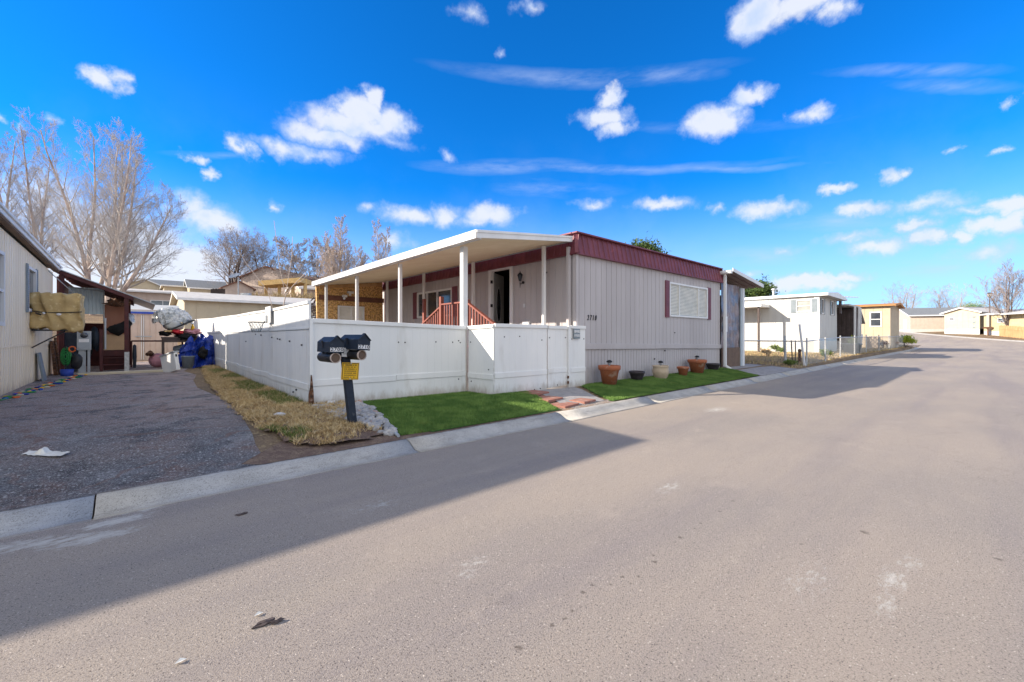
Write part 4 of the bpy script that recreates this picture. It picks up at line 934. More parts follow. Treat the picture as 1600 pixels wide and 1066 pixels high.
# ================================================================== neighbour on the left
B = thing('beige_house', (-2.1, 7.5, .2), 'beige metal sided mobile home cut off by the left edge of the photo', 'house')
LX = -2.1; LY0, LY1 = 7.45, 19.4
ltop = lambda y: 3.80-(y-LY0)/(LY1-LY0)*.33
b = MB(); siding(b, (LX, LY0), (LX, LY1), 1.17, lambda s: min(3.62, ltop(LY0+s)-.10), .21, [(12.0-LY0, 13.1-LY0, 1.60, 3.08), (15.45-LY0, 16.5-LY0, 2.0, 3.12)], gw=.05, gd=.035)
siding(b, (-10, LY0), (LX, LY0), 1.17, 3.66, .3); siding(b, (LX, LY1), (-10, LY1), .2, 3.4, .3); b.build('wall', M_['beige'], B)
b = MB(); siding(b, (LX, LY0), (LX, LY1), .17, 1.16, .21, off=-.012, gw=.05, gd=.03); siding(b, (-10, LY0), (LX, LY0), .1, 1.16, .085, off=-.012, gw=.03); b.build('skirt', M_['beige'], B)
b = MB(); b.box(LX-.02, LX+.006, LY0, LY1, 1.155, 1.185); b.build('seam_trim', M_['beige'], B)
b = MB(); b.prism([(-10, 9.3, 3.80), (LX+.14, 9.3, 3.80), (LX+.14, LY1+.1, 3.52), (-10, LY1+.1, 3.52)], (0, 0, .07)); b.prism([(-10, LY0-.1, 3.68), (LX+.14, LY0-.1, 3.68), (LX+.14, 9.299, 3.80), (-10, 9.299, 3.80)], (0, 0, .07)); b.build('roof', M_['rooflight'], B)  # unseen front roof section added lower, to shape the shadow on the road
b = MB(); b.beam((LX+.15, 9.3, 3.81), (LX+.15, LY1+.12, 3.53), .03, .15); b.beam((LX+.15, LY0-.12, 3.69), (LX+.15, 9.29, 3.81), .03, .15); b.beam((-10, LY0-.115, 3.69), (LX+.13, LY0-.115, 3.69), .03, .15); b.beam((LX+.184, 9.3, 3.85), (LX+.184, LY1+.12, 3.57), .03, .05); b.build('roof_edge', M_['white'], B)
b = MB(); b.beam((LX+.08, LY0, 3.62), (LX+.08, 9.3, 3.72), .12, .04); b.beam((LX+.08, 9.302, 3.722), (LX+.08, LY1, 3.43), .12, .04); b.build('soffit', M_['brownpanel'], B)
face = (Vector((LX, LY0, 0)), EY, EX)
frame_win(B, face, 12.0-LY0, 13.1-LY0, 1.60, 3.08, M_['glass'], M_['white'], (), 'window', w=.07, rails=(2.3,))
frame_win(B, face, 15.45-LY0, 16.5-LY0, 2.0, 3.12, M_['glass'], M_['white'], (), 'window', w=.07, shutters=M_['shutter'], shw=.16)
b = MB(); b.box(-9.8, LX-.08, LY0+.1, LY1-.1, .2, 3.4); b.build('interior', M_['interior'], B)
# canvas covered cooler on the wall
CV = thing('covered_cooler', (LX, 15.8, 1.55), 'window cooler wrapped in brown canvas and tied with cord on the beige wall', 'cooler cover')
b = MB(); nu, nv = 20, 14
def cvp(u, v, f):                                         # crumpled box
    x = LX+.04+.86*u; z = 1.60+.92*v
    return Vector((x, f, z))
bm = bmesh.new(); bmesh.ops.create_cube(bm, size=1); bmesh.ops.subdivide_edges(bm, edges=bm.edges[:], cuts=14, use_grid_fill=True)
for v_ in bm.verts:
    p = v_.co.copy(); sag = -.05*max(0, p.x)*(p.z < -.3); k = 1+.03*math.sin(p.x*9+p.z*3)
    w_ = mnoise.noise(Vector((p.x*7+3+p.z*2, p.y*3, p.z*1.8)))*.09+mnoise.noise(Vector((p.x*14-p.z*5, p.y*8, p.z*4)))*.03
    cin = .022*math.exp(-((p.z+.03)/.05)**2)
    v_.co = Vector((LX+.46+p.x*.88*(1-cin*.2)+w_*.6, 16.15+p.y*.75*(1-cin)+w_, 2.03+p.z*.92+w_*.8+sag-.04*math.sin(p.x*5)*(p.z < 0)))
b.add([v_.co for v_ in bm.verts], [tuple(x.index for x in f.verts) for f in bm.faces], 0, True); bm.free()
b.build('canvas', M_['tarpbrown'], CV)
b = MB(); b.path([(LX+.02, 15.74, 2.02), (LX+.3, 15.755, 1.99), (LX+.6, 15.76, 2.0), (LX+.91, 15.75, 2.03)], .012, 5); b.path([(LX+.1, 15.72, 1.98), (LX+.2, 15.73, 1.93)], .018, 5); b.build('cord', M_['dark'], CV)
b = MB(); b.blob((LX+.24, 15.74, 1.97), (.035, .02, .03), 2, 1); b.blob((LX+.50, 15.73, 1.95), (.055, .02, .035), 5, 1); b.build('cord_tag', M_['decal'], CV)
b = MB(); b.box(LX+.02, LX+.84, 15.85, 16.5, 1.53, 1.565); b.beam((LX+.01, 15.95, 1.1), (LX+.6, 15.95, 1.53), .03, .03); b.build('bracket', M_['dark'], CV)
# guy cable, leaning boards, edge clutter
b = MB(); b.path([(LX+.16, 17.2, 3.2), (LX+.5, 18.4, 2.75), (-1.55, 19.2, 2.45)], .012, 5); tag(b.build('cable', M_['greymetal']), 'thin grey cable sagging from the beige house eave to the maroon porch', 'cable')
b = MB(); b.prism([(LX+.12, 16.5, ground(LX, 16)), (LX+.02, 16.5, .95), (LX+.05, 16.5, .95), (LX+.16, 16.5, ground(LX, 16))], (0, .45, 0)); tag(b.build('board', M_['shutter']), 'narrow grey blue board leaning on the beige skirting', 'board')
b = MB(); b.prism([(LX+.10, 18.6, .18), (LX+.03, 18.6, 1.25), (LX+.08, 18.6, 1.25), (LX+.20, 18.6, .18)], (0, .5, 0)); b.tube((LX+.22, 18.8, .18), (LX+.1, 18.9, 1.35), .03); tag(b.build('timber_scraps', M_['rust']), 'weathered timber scraps leaning in the corner beside the green hose', 'scrap wood')
# ---- maroon porch
P2 = thing('maroon_porch', (-1.2, 19.5, .2), 'dark maroon timber porch with sloping roof and steps at the end of the driveway', 'porch')
PY = 19.5; pz = lambda x: 3.50-(x+1.98)*.43
b = MB(); b.prism([(-2.05, PY-.10, pz(-2.05)-.13), (-.22, PY-.10, pz(-.22)-.13), (-.22, PY-.10, pz(-.22)), (-2.05, PY-.10, pz(-2.05))], (0, .05, 0)); b.build('front_beam', M_['maroonwood'], P2)
b = MB(); b.prism([(-2.1, PY-.12, pz(-2.1)+.0), (.35, PY-.12, pz(.35)+.0), (.35, PY-.12, pz(.35)+.03), (-2.1, PY-.12, pz(-2.1)+.03)], (0, 4.2, 0)); b.build('roof', M_['greymetal'], P2)
for i in range(6): y = PY+.3+i*.7; b = MB(); b.prism([(-2.05, y, pz(-2.05)-.12), (-.25, y, pz(-.25)-.12), (-.25, y, pz(-.25)-.01), (-2.05, y, pz(-2.05)-.01)], (0, .05, 0)); b.build('rafter', M_['maroonwood'], P2)
for (x, y, z0, w) in ((-1.92, PY-.02, .2, .06), (-.40, PY-.02, .85, .055), (-1.02, PY+.02, .2, .04), (-.40, PY+3.8, .2, .05)):
    b = MB(); b.box(x-w, x+w, y-w, y+w, z0, (pz(x)-.13) if x != -1.02 else 1.62); b.build('post', M_['maroonwood'], P2, bevel=.005)
b = MB(); b.box(-.45, -.33, PY-.09, PY+.04, .18, .85); b.build('post_base', M_['galv'], P2)
b = MB(); b.box(-1.0, -.42, PY+.5, PY+3.9, .84, .90); b.box(-1.0, -.42, PY+.46, PY+.5, .70, .895); b.build('floor', M_['maroonwood'], P2)
for y, z in ((PY+.22, .66), (PY, .44)): b = MB(); b.box(-.98, -.44, y, y+.25, z-.035, z); b.box(-.98, -.44, y+.20, y+.24, z-.2, z-.036); b.build('step', M_['maroonwood'], P2)
b = MB(); b.box(-2.04, -1.98, PY+.1, PY+4, .2, 3.3); b.box(-1.98, -.4, PY+3.95, PY+4, .2, 1.9); b.build('side_wall', M_['maroonwood'], P2)
b = MB(); siding(b, (-1.85, PY+.9), (-1.0, PY+.9), 2.15, 3.05, .1, gw=.05, gd=.02); b.build('clear_panel', M_['bluewall'], P2)
b = MB(); b.path([(-1.85, PY+.88, 3.05), (-1.0, PY+.88, 2.95), (-1.0, PY+.88, 1.9)], .02, 6); b.build('pipe_frame', M_['greymetal'], P2); b = MB(); b.tube((-.93, PY+.1, .95), (-.93, PY+.1, 2.0), .03); b.build('pole', M_['greymetal'], P2)
b = MB(); b.blob((-.62, PY+.5, 2.55), (.30, .2, .13), 4, 3, .9, 0, 3); tag(b.build('hanging_clutter', M_['rust']), 'dark bundle of tools stuffed under the maroon porch roof', 'bundle')
CB = thing('cabinet', (-.75, PY+1.1, .9), 'tall brown two door cabinet standing on the maroon porch', 'cabinet')
b = MB(); b.box(-1.02, -.42, PY+1.0, PY+1.5, .905, 2.50); b.build('body', M_['cardboard'], CB)
for x0, x1 in ((-1.01, -.724), (-.716, -.43)): b = MB(); b.box(x0, x1, PY+.975, PY+.998, 1.45, 2.48); b.build('door', M_['cardboard'], CB)
b = MB(); b.box(-.99, -.45, PY+.60, PY+.95, .905, 1.45); tag(b.build('cardboard_box', M_['cardboard2'], bevel=.01), 'large cardboard box in front of the brown cabinet', 'box')
b = MB(); bm = bmesh.new(); bmesh.ops.create_icosphere(bm, subdivisions=3, radius=1)
for v_ in bm.verts: p = v_.co; k = 1+.5*mnoise.noise(p*1.6+Vector((5, 2, 1))); v_.co = Vector((-.58+p.x*.30*k, PY+.55+p.y*.12*k, 1.62+p.z*.20*k+.22*max(0, p.x)*k))
b.add([v_.co for v_ in bm.verts], [tuple(x.index for x in f.verts) for f in bm.faces], 0, True); bm.free(); tag(b.build('black_jacket', M_['black']), 'black cloth draped over the porch boxes', 'cloth')
for i, (x, z, s) in enumerate(((-1.2, 1.0, .22), (-1.45, .75, .28))): b = MB(); b.blob((x, PY+.7, z+.3), (s*.6, .2, s*1.6), i+9, 3, .5); tag(b.build('bag', M_['black' if i else 'navy']), ['dark sack stacked nearer the porch steps', 'black sack standing behind the meter box'][i], 'bag')
b = MB(); b.box(-1.98, -1.6, PY+.3, PY+.7, .2, 1.5); tag(b.build('blue_container', M_['navy'], bevel=.03), 'tall dark blue container in shade behind the hose reel', 'container')
EM = thing('meter_box', (-1.3, 18.9, .2), 'pale grey electric meter pedestal in front of the maroon porch', 'meter box')
b = MB(); b.box(-1.53, -1.22, 18.85, 19.02, .95, 1.55); b.box(-1.50, -1.25, 18.842, 18.849, .97, 1.25); b.build('box', M_['greymetal'], EM, bevel=.01)
b = MB(); b.lathe((-1.37, 18.85, 1.42), [(.001, .06), (.08, .05), (.09, 0)], 16, M=Matrix.Rotation(R(90), 4, 'X')); b.build('meter_glass', M_['glass'], EM)
b = MB(); b.box(-1.49, -1.26, 18.840, 18.848, 1.20, 1.30); b.build('label', M_['decal'], EM)
b = MB(); b.box(-1.30, -1.24, 18.9, 18.96, .18, .95); b.box(-1.50, -1.34, 18.9, 19.0, .18, .95); b.build('conduit', M_['greymetal'], EM)
HR = thing('hose_reel', (-1.7, 18.3, .2), 'coiled green garden hose on a stand by the beige house', 'hose')
b = MB()
for k_ in range(9):
    r_ = .05+.019*k_; y = 18.22+.03*(k_ % 3)
    pts = [Vector((-1.72+.55*r_*math.cos(a*math.pi/10), y+.01*k_, .78+1.35*r_*math.sin(a*math.pi/10))) for a in range(21)]; b.path(pts, .014, 5)
b.build('hose', M_['green'], HR)
b = MB(); b.tube((-1.72, 18.3, .2), (-1.72, 18.3, 1.1), .02); b.blob((-1.50, 18.35, .62), (.14, .1, .26), 3, 2, .2); b.build('stand', M_['dark'], HR)
b = MB(); b.path([Vector((-1.58+.07*math.cos(a), 18.25, 1.0+.08*math.sin(a))) for a in [i*.5 for i in range(13)]], .02, 5); b.build('orange_loop', M_['orange'], HR)
b = MB(); b.lathe((-1.68, 18.15, .18), [(.001, 0), (.13, 0), (.15, .22), (.14, .22), (.12, .02)], 16); tag(b.build('bucket', M_['blue']), 'small blue bucket on the ground below the green hose', 'bucket')
b = MB(); b.box(-1.45, .62, 18.0, 18.35, .19, .275); tag(b.build('concrete_step', M_['cream'], bevel=.015), 'low pale concrete step across the end of the driveway', 'step')
# colourful rope of leaves and toys along the wall foot
for k_ in range(46):
    t = k_/45; x = -1.92+.55*t+.10*math.sin(k_*1.7); y = 12.2+5.8*t; mtn = ['blue', 'orange', 'green', 'yellow', 'cream', 'tarpblue'][(k_*7) % 6]
    q = MB(); q.blob((x, y, ground(x, y)+.025), (.045+.02*(k_ % 3), .06, .022), k_, 1, .5)
    tag(q.build('plastic_toy_piece', M_[mtn]), 'small coloured plastic bit in the trail along the beige house wall', 'plastic bit', 'coloured bits trailing along the wall foot')
b = MB(); b.path([Vector((-1.95+.55*t/20+.05*math.sin(t*1.1), 12+6*t/20, ground(-1.8, 14)+.02)) for t in range(21)], .014, 5); tag(b.build('garden_hose', M_['green']), 'thin green cord lying along the foot of the beige wall', 'hose')
# paper on the driveway
b = MB(); g0 = G(70, 711)
def pap(i, j): 
    x = g0.x+(-.42+.84*i/14); y = g0.y+(-.055+.11*j/4)+.10*(i/14-.5)*.6; w_ = 1 if i > 4 else .5+.12*i
    y += .10*(j/4-.5)*w_; return Vector((x, y, ground(x, y)+.014+.022*abs(mnoise.noise(Vector((i*.8, j*1.1, 0))))+(.04 if 4 < i < 7 and j > 1 else 0)))
cx_, cy_ = g0.x, g0.y
RZ = Matrix.Rotation(R(-38), 4, 'Z')
def papw(i, j): p = pap(i, j); q = RZ @ Vector((p.x-cx_, p.y-cy_, 0)); return Vector((cx_+q.x*.45, cy_+q.y*.75, p.z))
for i in range(14):
    for j in range(4): b.add([papw(i, j), papw(i+1, j), papw(i+1, j+1), papw(i, j+1)], [(0, 1, 2, 3)], 0, True)
tag(b.build('paper', M_['paper']), 'crumpled white sheet of paper lying on the driveway', 'paper')
for (px, py, l, lb) in ((412, 976, .042, 'larger brown bark chip on the sunlit road'), (431, 974, .028, 'small dark sliver beside the larger bark chip'), (377, 805, .035, 'reddish leaf scrap on the shaded road')):
    g = G0(px, py); b = MB(); b.blob((g.x, g.y, .008), (l, l*.32, .011), px, 2, .9, 0, 2.5, False); o = b.build('bark_chip', M_['bark2']); tag(o, lb, 'wood chip')
for (px, py, lb) in ((404, 962, 'tiny pale leaf just above the bark chip on the road'), (282, 1036, 'tiny pale leaf lowest on the sunlit road')):
    g = G0(px, py); b = MB(); b.add([(g.x-.022, g.y, .006), (g.x, g.y-.012, .012), (g.x+.022, g.y+.004, .006), (g.x, g.y+.014, .014)], [(0, 1, 2, 3)]); tag(b.build('leaf', M_['paper']), lb, 'leaf')
# ================================================================== junk at the end of the driveway
tri = lambda t: abs((t % 1.0)*2-1)*2-1
SH = thing('garden_shed', (-.2, 27, .3), 'white metal garden shed with a blue edged roof behind the driveway', 'shed')
x0 = onY(200, 480, 27).x; x1 = onY(253, 480, 27).x+.6; zg = ground(0, 27)
b = MB(); siding(b, (x0, 27), (x1, 27), zg, zat(484, onY(225, 500, 27).dot(Vector((FX, FY, 0)))), .22, gw=.06, gd=.02); b.box(x0, x1, 27.03, 29, zg, 2.5); b.build('wall', M_['pinkwall'], SH)
b = MB(); b.box(x0-.1, x1+.1, 26.9, 29.1, 2.47, 2.56, 1); b.prism([(x0-.1, 26.92, 2.565), (x1+.1, 26.92, 2.565), (x1+.1, 28, 2.95), (x0-.1, 28, 2.95)], (0, 0, .03)); b.build('roof', [M_['whitewall'], M_['blue']], SH)
xm = onY(222, 500, 27).x
for xx in (xm-.03, xm+.05): b = MB(); b.box(xx-.015, xx+.015, 26.96, 26.99, zg+.05, 2.4); b.build('door_edge', M_['white'], SH)
b = MB(); b.box(xm-.25, xm+.35, 26.95, 26.99, 1.35, 1.40); b.build('door_latch', M_['greymetal'], SH)
b = MB(); p0 = onY(205, 533, 21.5); p1 = onY(285, 533, 21.5); b.tube(p0, p1, .03); b.tube((p1.x, 21.5, .2), p1, .035); b.tube((p0.x, 21.5, .2), p0, .03); tag(b.build('pipe_rail', M_['maroonwood']), 'rusty red pipe rail between the maroon porch and the junk table', 'rail')
JT = thing('junk_table', (1.0, 20.6, .2), 'dark work table buried under junk at the end of the driveway', 'table')
a = onY(252, 530, 20.6); c = onY(318, 530, 20.6)
b = MB(); b.box(a.x, c.x, 20.3, 21.2, 1.30, 1.36); b.box(a.x+.02, c.x-.02, 20.32, 20.36, 1.16, 1.30); b.build('table_top', M_['darkcorr'], JT)
for x in (a.x+.05, c.x-.05):
    for y in (20.36, 21.14): b = MB(); b.box(x-.03, x+.03, y-.03, y+.03, .2, 1.3); b.build('leg', M_['darkcorr'], JT)
b = MB(); b.box(a.x+.05, c.x-.05, 20.4, 21.1, .55, .58); b.build('shelf', M_['darkcorr'], JT)
def lump(px, py, wpx, hpx, y, mt, name, label, cat, seed, amp=.5, fr=1.6, sub=3):
    c = onY(px, py, y); D = c.x*FX+c.y*FY; b = MB(); b.blob(c, (wpx*D/654, .28, hpx*D/654), seed, sub, amp, 0, fr)
    return tag(b.build(name, M_[mt]), label, cat)
c = onY(269, 505, 20.9); b = MB(); nu, nv = 60, 22
def pp_(u, v):                                           # plastic sheet bunched over a rounded load
    a = 2*math.pi*u; r_ = math.sin(min(1, v*1.05)*math.pi/2); r_ = .58*r_*(1+.10*tri(u*7+v)*v+.05*tri(u*17-v*2)) + .02*tri(v*5+u*3)
    z = .62*math.cos(v*math.pi/2)**.8 + .05*tri(u*9+v*2.5)*v + .03*tri(v*7+u*5)
    return Vector((c.x+r_*math.cos(a), 20.9+.55*r_*math.sin(a), c.z+z-.02))
for i_ in range(nu):
    for j_ in range(nv): b.add([pp_(i_/nu, j_/nv), pp_((i_+1)/nu, j_/nv), pp_((i_+1)/nu, (j_+1)/nv), pp_(i_/nu, (j_+1)/nv)], [(0, 1, 2), (0, 2, 3)])
tag(b.build('plastic_bundle', M_['plastic']), 'large bundle wrapped in clear plastic on top of the junk table', 'bundle')
lump(272, 509, 12, 9, 20.8, 'whitewall', 'white_basket', 'white basket under the plastic bundle on the junk table', 'basket', 4, .3)
lump(276, 519, 8, 4.5, 20.5, 'red', 'red_bag', 'bright red crumpled bag on the front of the junk table', 'bag', 5, .6)
lump(300, 519, 11, 5, 20.7, 'pink', 'pink_cloth', 'pink and red cloth on the right end of the junk table', 'cloth', 6, .8, 3)
lump(258, 521, 8, 4, 20.5, 'black', 'black_bag', 'black bag at the left end of the junk table', 'bag', 7, .6)
lump(262, 518, 6, 2, 20.45, 'yellowwood', 'yellow_rag', 'yellow rag draped on the black bag on the table', 'rag', 8, .6)
lump(292, 526, 14, 5, 20.5, 'black', 'dark_clutter', 'dark clutter filling the middle of the junk table', 'clutter', 18, .7, 2.5)
c = onY(287, 506, 20.5); b = MB(); b.beam(c+Vector((-.45, 0, -.25)), c+Vector((.30, .1, .15)), .5, .05); tag(b.build('dark_board', M_['dark']), 'tilted black board leaning on the junk table pile', 'board')
c = onY(301, 512, 20.6); b = MB(); b.lathe((c.x, c.y, c.z-.12), [(.001, 0), (.06, 0), (.06, .14), (.025, .2), (.025, .26), (.001, .26)], 12); tag(b.build('yellow_bottle', M_['yellow']), 'yellow squeeze bottle standing on the junk table', 'bottle')
lump(285, 545, 12, 7, 20.8, 'shutter', 'grey_crate', 'grey green crate on the ground under the junk table', 'crate', 10, .2)
c = onY(246, 551, 20.9); b = MB(); b.blob((c.x, 20.9, .2+.27), .27, 1, 3, .02); tag(b.build('pink_ball', M_['pink']), 'pink exercise ball on the ground left of the junk table', 'ball')
lump(234, 553, 5, 4, 20.8, 'rust', 'rust_rag', 'small rusty brown heap left of the pink ball', 'heap', 2, .5)
c = onY(210, 535, 20.3); b = MB(); b.lathe((c.x, 20.3, .25), [(.04, 0), (.06, .4), (.05, .8), (.001, .85)], 10); tag(b.build('blue_sack', M_['navy']), 'slim dark blue sack hanging behind the right porch post', 'bag')
lump(202, 500, 6, 9, 21.5, 'plastic', 'plastic_bag', 'clear plastic bag hanging beside the cabinet on the porch', 'bag', 12, .5)
# crumpled blue tarp (folded cloth shape)
c = onY(310, 549, 20.0)
b = MB(); nu, nv = 46, 26
def tp(u, v):                                            # sheet thrown over a heap: sharp folds running down from a ridge
    a = math.pi*(u-.5)*1.25; top = 1.25-.35*abs(u-.62)*1.6+.12*tri(u*3.1+.2)
    r_ = .18+.44*v**.7 + .10*tri(u*5.3+v*.9+.15)*v + .05*tri(u*11+v*2.3) + .05*tri(v*3+u*2)
    z = max(.2, .2+top*(1-v)**.85+.06*tri(u*4+v*3)+(.18 if u > .85 and v < .5 else 0)*(u-.85)/.15)
    return Vector((c.x+math.sin(a)*(r_+.12)*1.0, 20.1-math.cos(a)*r_*1.05, z))
for i_ in range(nu):
    for j_ in range(nv): b.add([tp(i_/nu, j_/nv), tp((i_+1)/nu, j_/nv), tp((i_+1)/nu, (j_+1)/nv), tp(i_/nu, (j_+1)/nv)], [(0, 1, 2), (0, 2, 3)])
tag(b.build('blue_tarp', M_['tarpblue']), 'crumpled bright blue tarp heaped against the white side fence', 'tarp')
lump(317, 552, 6, 9, 19.55, 'black', 'black_sack', 'black sack poking out of the front of the blue tarp', 'bag', 15, .5)
c = onY(294, 563, 19.6); b = MB(); b.lathe((c.x, 19.6, .2), [(.001, 0), (.17, 0), (.2, .42), (.215, .43), (.215, .46), (.18, .46), (.17, .1)], 16); tag(b.build('grey_bin', M_['shutter']), 'grey blue plastic bin between the white panel and the tarp', 'bin')
WP = thing('appliance_cover', G(268, 580), 'white appliance cover tipped on its side at the driveway end', 'appliance')
g = G(268, 582); Mp = Matrix.Translation(g) @ Matrix.Rotation(R(28), 4, 'Z') @ Matrix.Rotation(R(-14), 4, 'X')
b = MB(); b.box(-.06, .06, -.36, .36, .0, .60, M=Mp); b.build('body', M_['white'], WP, bevel=.02)
b = MB(); b.box(-.08, .09, -.38, .38, .60, .64, M=Mp); b.build('lip', M_['greymetal'], WP, bevel=.006)
b = MB(); b.box(-.03, .02, -.37, -.362, .45, .53, M=Mp); b.build('knob', M_['dark'], WP)
# forked bare sapling whips behind the fence
SPL = thing('bare_sapling', (2.8, 13.0, .2), 'thin bare forked sapling whips rising behind the white side fence', 'sapling')
def pxp(px, py, D):
    d = pxdir(px, py); return Vector((0, 0, 1.4))+d*D
b = MB(); b.path([pxp(438, 500, 11.5), pxp(446, 462, 11.5)], .014, 6); b.build('trunk', M_['twig3'], SPL)
for pts, r_ in (([(446, 462), (458, 446), (478, 426)], .010), ([(446, 462), (437, 420), (428, 345)], .007), ([(426, 482), (418, 455), (385, 412), (372, 392)], .007), ([(446, 462), (456, 400), (457, 370)], .007), ([(438, 436), (452, 452)], .006), ([(458, 446), (470, 440), (482, 428)], .006)):
    b = MB(); b.path([pxp(a, c_, 11.5) for a, c_ in pts], r_, 5); b.build('branch', M_['twig3'], SPL)
# tangled dead vine at the back corner of the porch
VT = thing('dead_vine', (5, 18, .2), 'tangled dead vine beside the left end of the awning', 'vine'); b = MB(); rv = random.Random(6)
for k_ in range(26):
    px, py = rv.uniform(484, 506), rv.uniform(462, 502); pts = []
    for j in range(6): pts.append(pxp(px, py, 16.5)); px += rv.uniform(-8, 8); py += rv.uniform(-9, 9); px = min(508, max(483, px)); py = min(506, max(450, py))
    b.path(pts, .018, 4)
b.build('stems', M_['bark2'], VT)
# ================================================================== white single-wide and its yard
WX0, WX1, WY0, WY1, WZ = 30.3, 34.9, 6.6, 20., .42
WH = thing('white_house', (WX0, WY0, WZ), 'white metal sided mobile home with grey shutters behind the chain link fence', 'house')
b = MB(); siding(b, (WX0, WY1), (WX0, WY0), WZ-.3, 3.78, .42, [(WY1-7.75, WY1-6.95, 2.86, 3.60)], gw=.03, gd=.012); b.build('wall', M_['whitewall'], WH)
b = MB(); siding(b, (WX1, WY0), (WX1, WY1), WZ-.3, 3.75, .42, gw=.03); b.build('far_wall', M_['whitewall'], WH)
b = MB(); siding(b, (WX0, WY0), (WX1, WY0), 1.25, 3.8, .42, [(.55, 1.15, 2.75, 3.65), (2.9, 3.6, 2.75, 3.65)], gw=.03); b.build('front_wall', M_['whitewall'], WH)
b = MB(); siding(b, (WX0, WY0), (WX1, WY0), WZ-.35, 1.25, .3, gw=.03, off=-.01); b.build('front_skirt', M_['bluewall'], WH)
b = MB(); b.box(WX0-.02, WX0+.14, WY0-.03, WY0-.001, WZ-.3, 3.8); b.box(WX0-.025, WX0-.001, WY0+.001, WY0+.22, WZ-.3, 3.8); b.build('corner_trim', M_['white'], WH)
b = MB(); b.prism([(WX0-.15, WY0-.45, 3.80), (WX1+.4, WY0-.45, 3.74), (WX1+.4, WY0-.45, 3.86), ((WX0+WX1)/2, WY0-.45, 4.12), (WX0-.15, WY0-.45, 3.93)], (0, WY1-WY0+.9, 0)); b.build('roof', M_['rooflight'], WH)
b = MB(); b.box(WX0-.18, WX0-.152, WY0-.47, WY1, 3.79, 3.95); b.prism([(WX0-.18, WY0-.49, 3.79), (WX1+.42, WY0-.49, 3.74), (WX1+.42, WY0-.49, 3.86), ((WX0+WX1)/2, WY0-.49, 4.13), (WX0-.18, WY0-.49, 3.95)], (0, .03, 0)); b.build('roof_edge', M_['white'], WH)
b = MB(); b.tube((32, 9.5, 4.0), (32, 9.5, 4.5), .07); b.lathe((32, 9.5, 4.5), [(.14, 0), (.14, .08), (.001, .14)], 10); b.build('roof_vent', M_['galv'], WH)
frame_win(WH, (Vector((WX0, WY1, 0)), -EY, -EX), WY1-7.75, WY1-6.95, 2.86, 3.60, M_['glasslight'], M_['white'], (), 'window', w=.05, shutters=M_['shutter'], shw=.28, rails=(3.22,))
fw = (Vector((WX0, WY0, 0)), EX, -EY)
frame_win(WH, fw, .55, 1.15, 2.75, 3.65, M_['glass'], M_['white'], (), 'window', w=.05, shutters=M_['shutter'], shw=.2)
frame_win(WH, fw, 2.9, 3.6, 2.75, 3.65, M_['glass'], M_['white'], (), 'window', w=.05, shutters=M_['shutter'], shw=.2)
b = MB(); b.box(WX0-1.7, WX0-.02, 9.2, 13.5, 3.22, 3.40); b.box(WX0-1.75, WX0-1.70, 9.15, 13.5, 3.20, 3.44); b.build('side_awning', M_['white'], WH)
b = MB(); b.box(WX0-1.6, WX0-1.5, 9.3, 9.4, .4, 3.2); b.build('awning_post', M_['darkcorr'], WH)
b = MB(); b.box(WX1+.01, WX1+.35, WY0-.2, WY0-.1, 2.9, 3.8); b.build('dark_gable_side', M_['darkcorr'], WH)
# brown metal carport / shed beyond
CS = thing('metal_shed', (36.2, 6.2, .4), 'dark brown corrugated shed with open front and leaning white posts', 'shed')
b = MB(); siding(b, (37.6, 6.2), (40.6, 6.2), .35, lambda s: 3.35-max(0, s-1.2)*.55, .25, gw=.08, gd=.03); siding(b, (40.6, 6.2), (40.6, 12), .35, 2.4, .25, gw=.08); siding(b, (35.8, 9.5), (37.6, 9.5), .35, 3.3, .25, gw=.08); siding(b, (37.62, 9.5), (37.62, 6.2), .35, 3.3, .25, gw=.08); b.build('wall', M_['darkcorr'], CS)
b = MB(); b.prism([(35.2, 6.0, 3.42), (38.9, 6.0, 3.42), (40.8, 6.0, 2.30), (40.8, 6.0, 2.38), (38.9, 6.0, 3.52), (35.2, 6.0, 3.52)], (0, 6, 0)); b.build('roof', M_['rooflight'], CS)
for (x0, x1, z) in ((36.4, 36.45, 3.4), (37.5, 37.9, 3.4), (38.3, 38.35, 3.4), (38.2, 38.9, 1.5)):
    b = MB(); b.beam((x0, 5.9, .3), (x1, 5.9, z), .10, .10, up=(0, 1, 0)); b.build('post', M_['white'], CS)
# planter with spiky plant
PL = thing('spiky_planter', (33.6, 5.6, .3), 'grey tub planter with a spiky pale plant inside the chain link fence', 'planter')
b = MB(); b.lathe((33.6, 5.6, .3), [(.001, 0), (.38, 0), (.5, .55), (.53, .56), (.53, .62), (.46, .62), (.44, .5), (.001, .5)], 18); b.build('tub', M_['shutter'], PL)
b = MB(); rv = random.Random(1)
for k_ in range(60): a = rv.uniform(0, 6.283); el_ = rv.uniform(.3, 1.4); l = rv.uniform(.3, .6); p = Vector((33.6, 5.6, .85)); b.tube(p, p+Vector((math.cos(a)*math.cos(el_), math.sin(a)*math.cos(el_), math.sin(el_)))*l, .02, .002, 3)
b.build('leaves', M_['plant'], PL)
